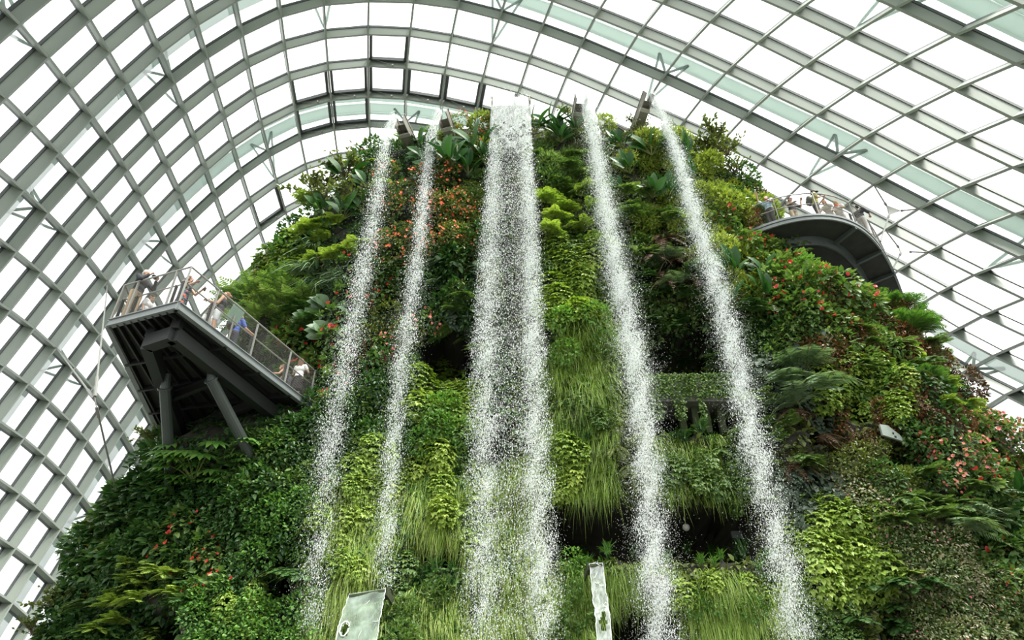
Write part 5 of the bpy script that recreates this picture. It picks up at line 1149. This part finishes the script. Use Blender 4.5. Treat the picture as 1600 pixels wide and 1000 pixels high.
def person(label, head_px, zdeck, yaw, h=1.70, lean=0.0, pitch=0.0, hyaw=0.0, armL=None, armR=None, top=(.02, .02, .02), top_len=.0, sleeve=.5, bottom=(.3, .24, .15), btype='trousers', hair=(.05, .03, .02), htype='short', extras=(), topmat=None, botmat=None, headz=None):
    """local frame: facing -Y, arms given as (elbow, wrist) offsets from the shoulder in the same frame"""
    k = h / 1.72 * 1.33; hip = np.array([0, 0, .93])
    Rl = rotx(lean)
    U = lambda p: hip + Rl @ (np.asarray(p, float) - hip)
    hc = U((0, -.015, 1.60))
    c = np.array(at_z(head_px[0], head_px[1], zdeck + hc[2] * k)); Rz = rotz(yaw)
    loc = c - Rz @ (hc * k); loc[2] = zdeck
    t = thing('person', tuple(loc), label, 'person', rz=yaw); t.scale = (k, k, k)
    g = Geo()
    def limb(*ch):
        for (p, r_), (q, r2) in zip(ch[:-1], ch[1:]): g.capsule(p, q, r_, r2)
    # legs
    for s in (-1, 1):
        limb((np.array([.09 * s, 0, .93]), .088), (np.array([.10 * s, -.02, .50]), .058), (np.array([.10 * s, .02, .10]), .040)); limb((np.array([.10 * s, .04, .05]), .042), (np.array([.11 * s, -.15, .035]), .032))
    g.ball((0, .0, .95), .165, .12, .13); g.ball(U((0, -.005, 1.10)), .145, .10, .15, R=Rl); g.ball(U((0, 0, 1.30)), .175, .115, .17, R=Rl)
    limb((U((-.15, 0, 1.40)), .06), (U((.15, 0, 1.40)), .06)); limb((U((0, .01, 1.40)), .062), (U((0, -.005, 1.53)), .052))
    Rh = Rl @ rotz(hyaw) @ rotx(pitch)
    H = lambda p: hc + Rh @ np.asarray(p, float)
    g.ball(H((0, .012, .02)), .076, .095, .098, 16, 12, R=Rh); g.ball(H((0, -.03, -.045)), .058, .062, .070, 14, 10, R=Rh)
    g.capsule(H((0, -.085, .012)), H((0, -.108, -.022)), .012, .016); g.ball(H((0, -.092, -.058)), .024, .012, .011, R=Rh)
    for s in (-1, 1): g.ball(H((.078 * s, .015, -.005)), .014, .026, .034, R=Rh)
    arms = []
    for s, A in ((-1, armL), (1, armR)):
        sh = U((.185 * s, 0, 1.39)); A = A or ((.06 * s, .02, -.28), (.07 * s, -.06, -.52))
        el = sh + np.array(A[0]); wr = sh + np.array(A[1])
        el = sh + unit(el - sh) * .29; wr = el + unit(wr - el) * .255
        limb((sh, .054), (el, .041), (wr, .029)); arms.append((sh, el, wr))
        d = unit(wr - el); sd = unit(np.cross(d, [0, 0, 1.]) + 1e-3) ; up = np.cross(sd, d)
        pm = wr + d * .085
        g.capsule(wr + d * .01 + sd * .012, pm + sd * .022, .024, .019); g.capsule(wr + d * .01 - sd * .012, pm - sd * .022, .024, .019)
        for f, (o_, l_) in enumerate(((-.034, .058), (-.011, .072), (.012, .067), (.034, .05))):
            b0 = pm + sd * o_; b1 = b0 + d * l_ * .5 - up * .008; b2 = b1 + d * l_ * .35 - up * .022; g.capsule(b0, b1, .0105, .0095, 8); g.capsule(b1, b2, .0095, .0085, 8)
        b0 = wr + d * .03 - sd * .03; b1 = b0 + d * .035 - sd * .026 - up * .01; g.capsule(b0, b1, .013, .011, 8); g.capsule(b1, b1 + d * .03 - up * .008, .011, .009, 8)
    body = remeshed('body', g, .0085)
    for m_ in (SKIN, EYE, LIP): body.materials.append(m_)
    n = len(body.polygons); cc = np.empty(n * 3, np.float32); body.polygons.foreach_get('center', cc); cc = cc.reshape(-1, 3); mi = np.zeros(n, np.int32)
    for s in (-1, 1): mi[np.linalg.norm((cc - H((.032 * s, -.082, .005))) / [1.5, 1.5, 1], axis=1) < .014] = 1
    mi[np.linalg.norm((cc - H((0, -.10, -.058))) / [2.2, 1.5, 1], axis=1) < .011] = 2
    body.polygons.foreach_set('material_index', mi); link('body', body, [], t)
    # shirt
    if top is not None or topmat:
        g = Geo(); e_ = .016
        g.ball(U((0, -.005, 1.08)), .152 + e_, .11 + e_, .17, 16, 12, R=Rl); g.ball(U((0, 0, 1.28)), .18 + e_, .118 + e_, .17, 16, 12, R=Rl); g.ball(U((0, 0, .96)), .162 + e_, .125 + e_, .11 + top_len, 16, 12, R=Rl)
        if sleeve >= 0: g.capsule(U((-.15, 0, 1.395)), U((.15, 0, 1.395)), .064 + e_ * .6, .064 + e_ * .6)
        for sh, el, wr in arms:
            if sleeve > 0: g.capsule(sh, sh + (el - sh) * min(1, sleeve * 1.6), .060 + e_, .052 + e_ * .8)
            if sleeve >= .9: g.capsule(el, el + (wr - el) * .92, .048 + e_ * .6, .038 + e_ * .5)
        link('shirt', remeshed('shirt', g, .013), topmat or cloth('shirt_cloth', top), t)
    g = Geo(); e_ = .017
    if btype in ('trousers', 'shorts'):
        g.ball((0, 0, .93), .168 + e_, .125 + e_, .12)
        for s in (-1, 1):
            kn = np.array([.10 * s, -.02, .50]); g.capsule((.09 * s, 0, .90), kn if btype == 'trousers' else np.array([.10 * s, -.012, .62]), .092 + e_, .066 + e_)
            if btype == 'trousers': g.capsule(kn, (.10 * s, .02, .12), .064 + e_, .052 + e_)
    else:
        g.ball((0, 0, .93), .168 + e_, .128 + e_, .12)
        for q in range(7):
            z = .92 - q * (.055 if btype == 'miniskirt' else .085); g.ball((0, 0, z), .17 + .014 * q, .135 + .014 * q, .085, 16, 8)
    link({'trousers': 'trousers', 'shorts': 'shorts'}.get(btype, 'skirt'), remeshed('skirt' if 'skirt' in btype or btype == 'dress' else btype, g, .014), botmat or cloth('lower_cloth', bottom), t)
    # hair
    g = Geo(); g.ball(H((0, .028, .045)), .084, .094, .088, 16, 12, R=Rh)
    if htype == 'short': g.ball(H((0, .05, .0)), .080, .072, .085, R=Rh)
    if htype == 'bob': g.ball(H((0, .045, -.02)), .096, .085, .115, R=Rh); g.ball(H((.06, .02, -.05)), .04, .05, .07, R=Rh); g.ball(H((-.06, .02, -.05)), .04, .05, .07, R=Rh)
    if htype == 'bun': g.ball(H((0, .05, .0)), .080, .07, .085, R=Rh); g.ball(H((0, .14, .035)), .05, .05, .05, R=Rh); g.capsule(H((0, .13, .0)), H((0, .15, -.10)), .035, .015)
    if htype == 'long':
        for x_ in (-.05, 0, .05): g.capsule(H((x_, .06, .03)), H((x_ * 1.2, .09, -.26)), .062, .040)
    if htype == 'curly':
        r = np.random.default_rng(4)
        for q in range(36):
            d = unit(r.normal(size=3) + np.array([0, .5, .35])); g.ball(H(d * np.array([.088, .10, .10]) + [0, .025, .01]), .028)
    link('hair', remeshed('hair', g, .011, 1), cloth('hair', hair, .3, 60), t)
    for ex in extras:
        g = Geo()
        if ex == 'sunglasses':
            for s in (-1, 1): g.ball(H((.034 * s, -.094, .008)), .030, .012, .022, R=Rh); g.beam(H((.066 * s, -.085, .012)), H((.078 * s, .02, .012)), .006, .008)
            g.beam(H((-.02, -.10, .012)), H((.02, -.10, .012)), .006, .008); link('sunglasses', g.mesh('sunglasses', True), EYE, t)
        if ex == 'cap':
            g.ball(H((0, .015, .065)), .092, .108, .072, 18, 10, R=Rh); g.capsule(H((-.03, -.12, .055)), H((.03, -.12, .055)), .022, .022); g.ball(H((0, -.11, .058)), .07, .085, .012, R=Rh); link('cap', g.mesh('cap', True), cloth('cap_cloth', (.02, .02, .025)), t)
        if ex == 'scarf':
            for q in range(12):
                a_ = q / 12 * 6.28; g.ball(H((.085 * math.cos(a_), .02 + .085 * math.sin(a_), -.125 + .015 * math.sin(a_ * 3))), .038)
            g.capsule(H((.03, -.08, -.13)), H((.05, -.12, -.38)), .035, .03); link('scarf', remeshed('scarf', g, .012), cloth('scarf_cloth', (.75, .17, .06)), t)
        if ex == 'camera':
            m_ = (arms[0][2] + arms[1][2]) / 2; 
            tc_ = thing('camera', tuple(loc + Rz @ (m_ * k) + Rz @ np.array([0, -.05, .03])), 'small dark camera held up by the grey-haired man', 'camera', rz=yaw); tc_.scale = (1.33, 1.33, 1.33)
            g.box((0, 0, 0), .13, .06, .085); g.tube([(0, -.03, 0), (0, -.10, 0)], .034, 12); g.box((0, 0, .05), .05, .05, .03); link('camera_body', g.mesh('camera_body'), EYE, tc_)
        if ex == 'phone':
            m_ = arms[1][2]; g.box((0, 0, 0), .075, .01, .15)
            o = link('phone', g.mesh('phone'), EYE, loc=loc + Rz @ (m_ * k) + Rz @ np.array([0, -.10, .04])); o.rotation_euler = (0, 0, yaw); o.scale = (1.33, 1.33, 1.33); tag(o, 'dark phone held up by the woman in the floral dress', 'phone')
        if ex == 'backpack':
            ctr = U((0, .20, 1.22)); g.ball((0, 0, 0), .17, .12, .25, 18, 14); g.ball((0, .09, -.07), .12, .06, .12, 14, 10)
            ctr_w = loc + Rz @ (ctr * k)
            tb = thing('backpack', tuple(ctr_w), ('dark bulging backpack on the yellow-shirted man on the right walkway' if zdeck > 20 else 'black backpack on the blue-shirted visitor on the left platform'), 'backpack', rz=yaw); tb.scale = (1.33, 1.33, 1.33)
            link('bag', remeshed('bag', g, .013), cloth('bag_cloth', (.06, .06, .05), .3), tb)
            g = Geo()
            for s in (-1, 1): g.tube([(.09 * s, -.08, .20), (.10 * s, -.20, .23), (.11 * s, -.30, .05), (.10 * s, -.12, -.15)], .016, 6)
            link('strap', g.mesh('strap'), EYE, tb)
    return t
d90 = math.radians(90)
person('grey-haired person in dark jacket and khaki trousers raising a camera', (229, 428), ZP, math.radians(78), 1.76, lean=.10, pitch=.1, armL=((-.08, -.20, -.18), (.08, -.33, .10)), armR=((.08, -.20, -.18), (-.08, -.33, .10)), top=(.025, .027, .032), sleeve=1, bottom=(.36, .27, .17), hair=(.55, .54, .52), extras=('camera',))
person('child with short dark hair and white shirt bending beside the khaki-trousered man', (238, 466), ZP, math.radians(85), 1.28, lean=.25, pitch=.45, top=(.75, .76, .76), bottom=(.1, .12, .2), btype='shorts', hair=(.05, .035, .025))
person('person with curly brown hair in a dark floral dress at the left platform corner', (297, 437), ZP, math.radians(80), 1.62, lean=.05, pitch=.15, armL=((-.05, -.18, -.22), (-.02, -.42, -.10)), armR=((.05, -.18, -.22), (.0, -.42, -.08)), topmat=FLORAL, botmat=FLORAL, sleeve=-1, btype='dress', hair=(.16, .09, .055), htype='curly', extras=('phone',))
person('person in dark sleeveless top and pale shorts looking up, holding the rail', (353, 461), ZP, math.radians(-75), 1.66, lean=-.12, pitch=-.35, armL=((-.08, -.05, -.27), (-.02, -.28, -.24)), armR=((.03, -.10, -.26), (.05, -.34, -.24)), top=(.04, .038, .045), sleeve=-1, bottom=(.58, .60, .61), btype='shorts', hair=(.22, .13, .07), htype='bun')
person('child with black hair and white top low behind the left platform railing', (327, 490), ZP, math.radians(70), 1.12, pitch=.3, top=(.75, .75, .74), bottom=(.1, .1, .1), btype='shorts', hair=(.012, .01, .01))
person('person in a blue shirt with black backpack behind the green board on the left platform', (377, 497), ZP, math.radians(150), 1.66, lean=.15, armL=((-.10, -.10, -.26), (-.10, -.35, -.30)), armR=((.14, -.12, -.22), (.24, -.30, -.38)), top=(.05, .09, .32), sleeve=.5, bottom=(.03, .03, .04), hair=(.10, .095, .09), htype='bob', extras=('backpack',))
person('person with brown bob in black tank top leaning on the lower left platform railing', (441, 574), ZP, math.radians(-80), 1.50, lean=.62, pitch=-.45, armL=((-.04, -.16, -.24), (.0, -.42, -.24)), armR=((.04, -.16, -.24), (.0, -.42, -.24)), top=(.02, .02, .026), sleeve=-1, bottom=(.05, .05, .06), hair=(.13, .07, .04), htype='bob')
person('person with long brown hair, white top and black skirt at the lower platform end', (472, 566), ZP, math.radians(165), 1.56, armL=((-.14, -.08, -.25), (-.02, -.28, -.2)), armR=((.14, -.08, -.25), (.02, -.28, -.2)), top=(.78, .77, .75), sleeve=.3, bottom=(.02, .018, .018), btype='skirt', hair=(.16, .085, .045), htype='long')
person('person in a light blue shirt with raised arm at the left end of the walkway', (1197, 310), ZW, math.radians(-60), 1.72, lean=-.05, armL=((-.12, -.12, .22), (-.06, -.22, .46)), armR=((.10, -.10, -.26), (.05, -.32, -.24)), top=(.42, .55, .64), sleeve=.5, bottom=(.09, .085, .08), hair=(.05, .04, .03))
person('person in sunglasses and black t-shirt leaning on the walkway rail facing the viewer', (1234.5, 312), ZW, math.radians(15), 1.66, lean=.06, armL=((-.14, -.10, -.24), (.02, -.26, -.22)), armR=((.16, -.12, -.22), (.10, -.28, -.02)), top=(.025, .027, .032), sleeve=.5, bottom=(.46, .38, .27), btype='shorts', hair=(.02, .015, .012), extras=('sunglasses',))
person('person in dark cap, yellow shirt and patterned shorts standing on the right walkway', (1271, 302), ZW, math.radians(70), 1.72, lean=.08, armL=((-.06, -.08, -.27), (.06, -.26, -.16)), armR=((.08, -.08, -.27), (-.04, -.26, -.16)), top=(.52, .52, .16), sleeve=.4, bottom=(.22, .21, .20), btype='shorts', hair=(.03, .02, .02), extras=('cap', 'backpack'))
person('person in a grey-white top bent forward over the walkway rail', (1287, 316), ZW, math.radians(-50), 1.60, lean=.45, pitch=-.1, armL=((-.08, -.16, -.24), (.0, -.40, -.26)), armR=((.08, -.16, -.24), (.0, -.40, -.26)), top=(.62, .62, .58), sleeve=.9, bottom=(.6, .58, .54), hair=(.24, .15, .09), htype='bob')
person('person with fair hair and orange scarf bending over the walkway rail', (1305, 317), ZW, math.radians(-40), 1.60, lean=.40, pitch=.2, armL=((-.08, -.12, -.26), (.02, -.34, -.36)), armR=((.08, -.12, -.26), (.0, -.34, -.36)), top=(.60, .57, .53), sleeve=.5, bottom=(.55, .5, .45), hair=(.50, .36, .22), htype='bob', extras=('scarf',))
person('person in black shirt and pale trousers at the right end of the walkway', (1340, 325), ZW, math.radians(120), 1.66, lean=.08, armL=((-.10, -.16, -.22), (.0, -.40, -.2)), armR=((.10, -.16, -.22), (.06, -.40, -.2)), top=(.04, .042, .05), sleeve=.6, bottom=(.5, .47, .45), hair=(.015, .012, .012))
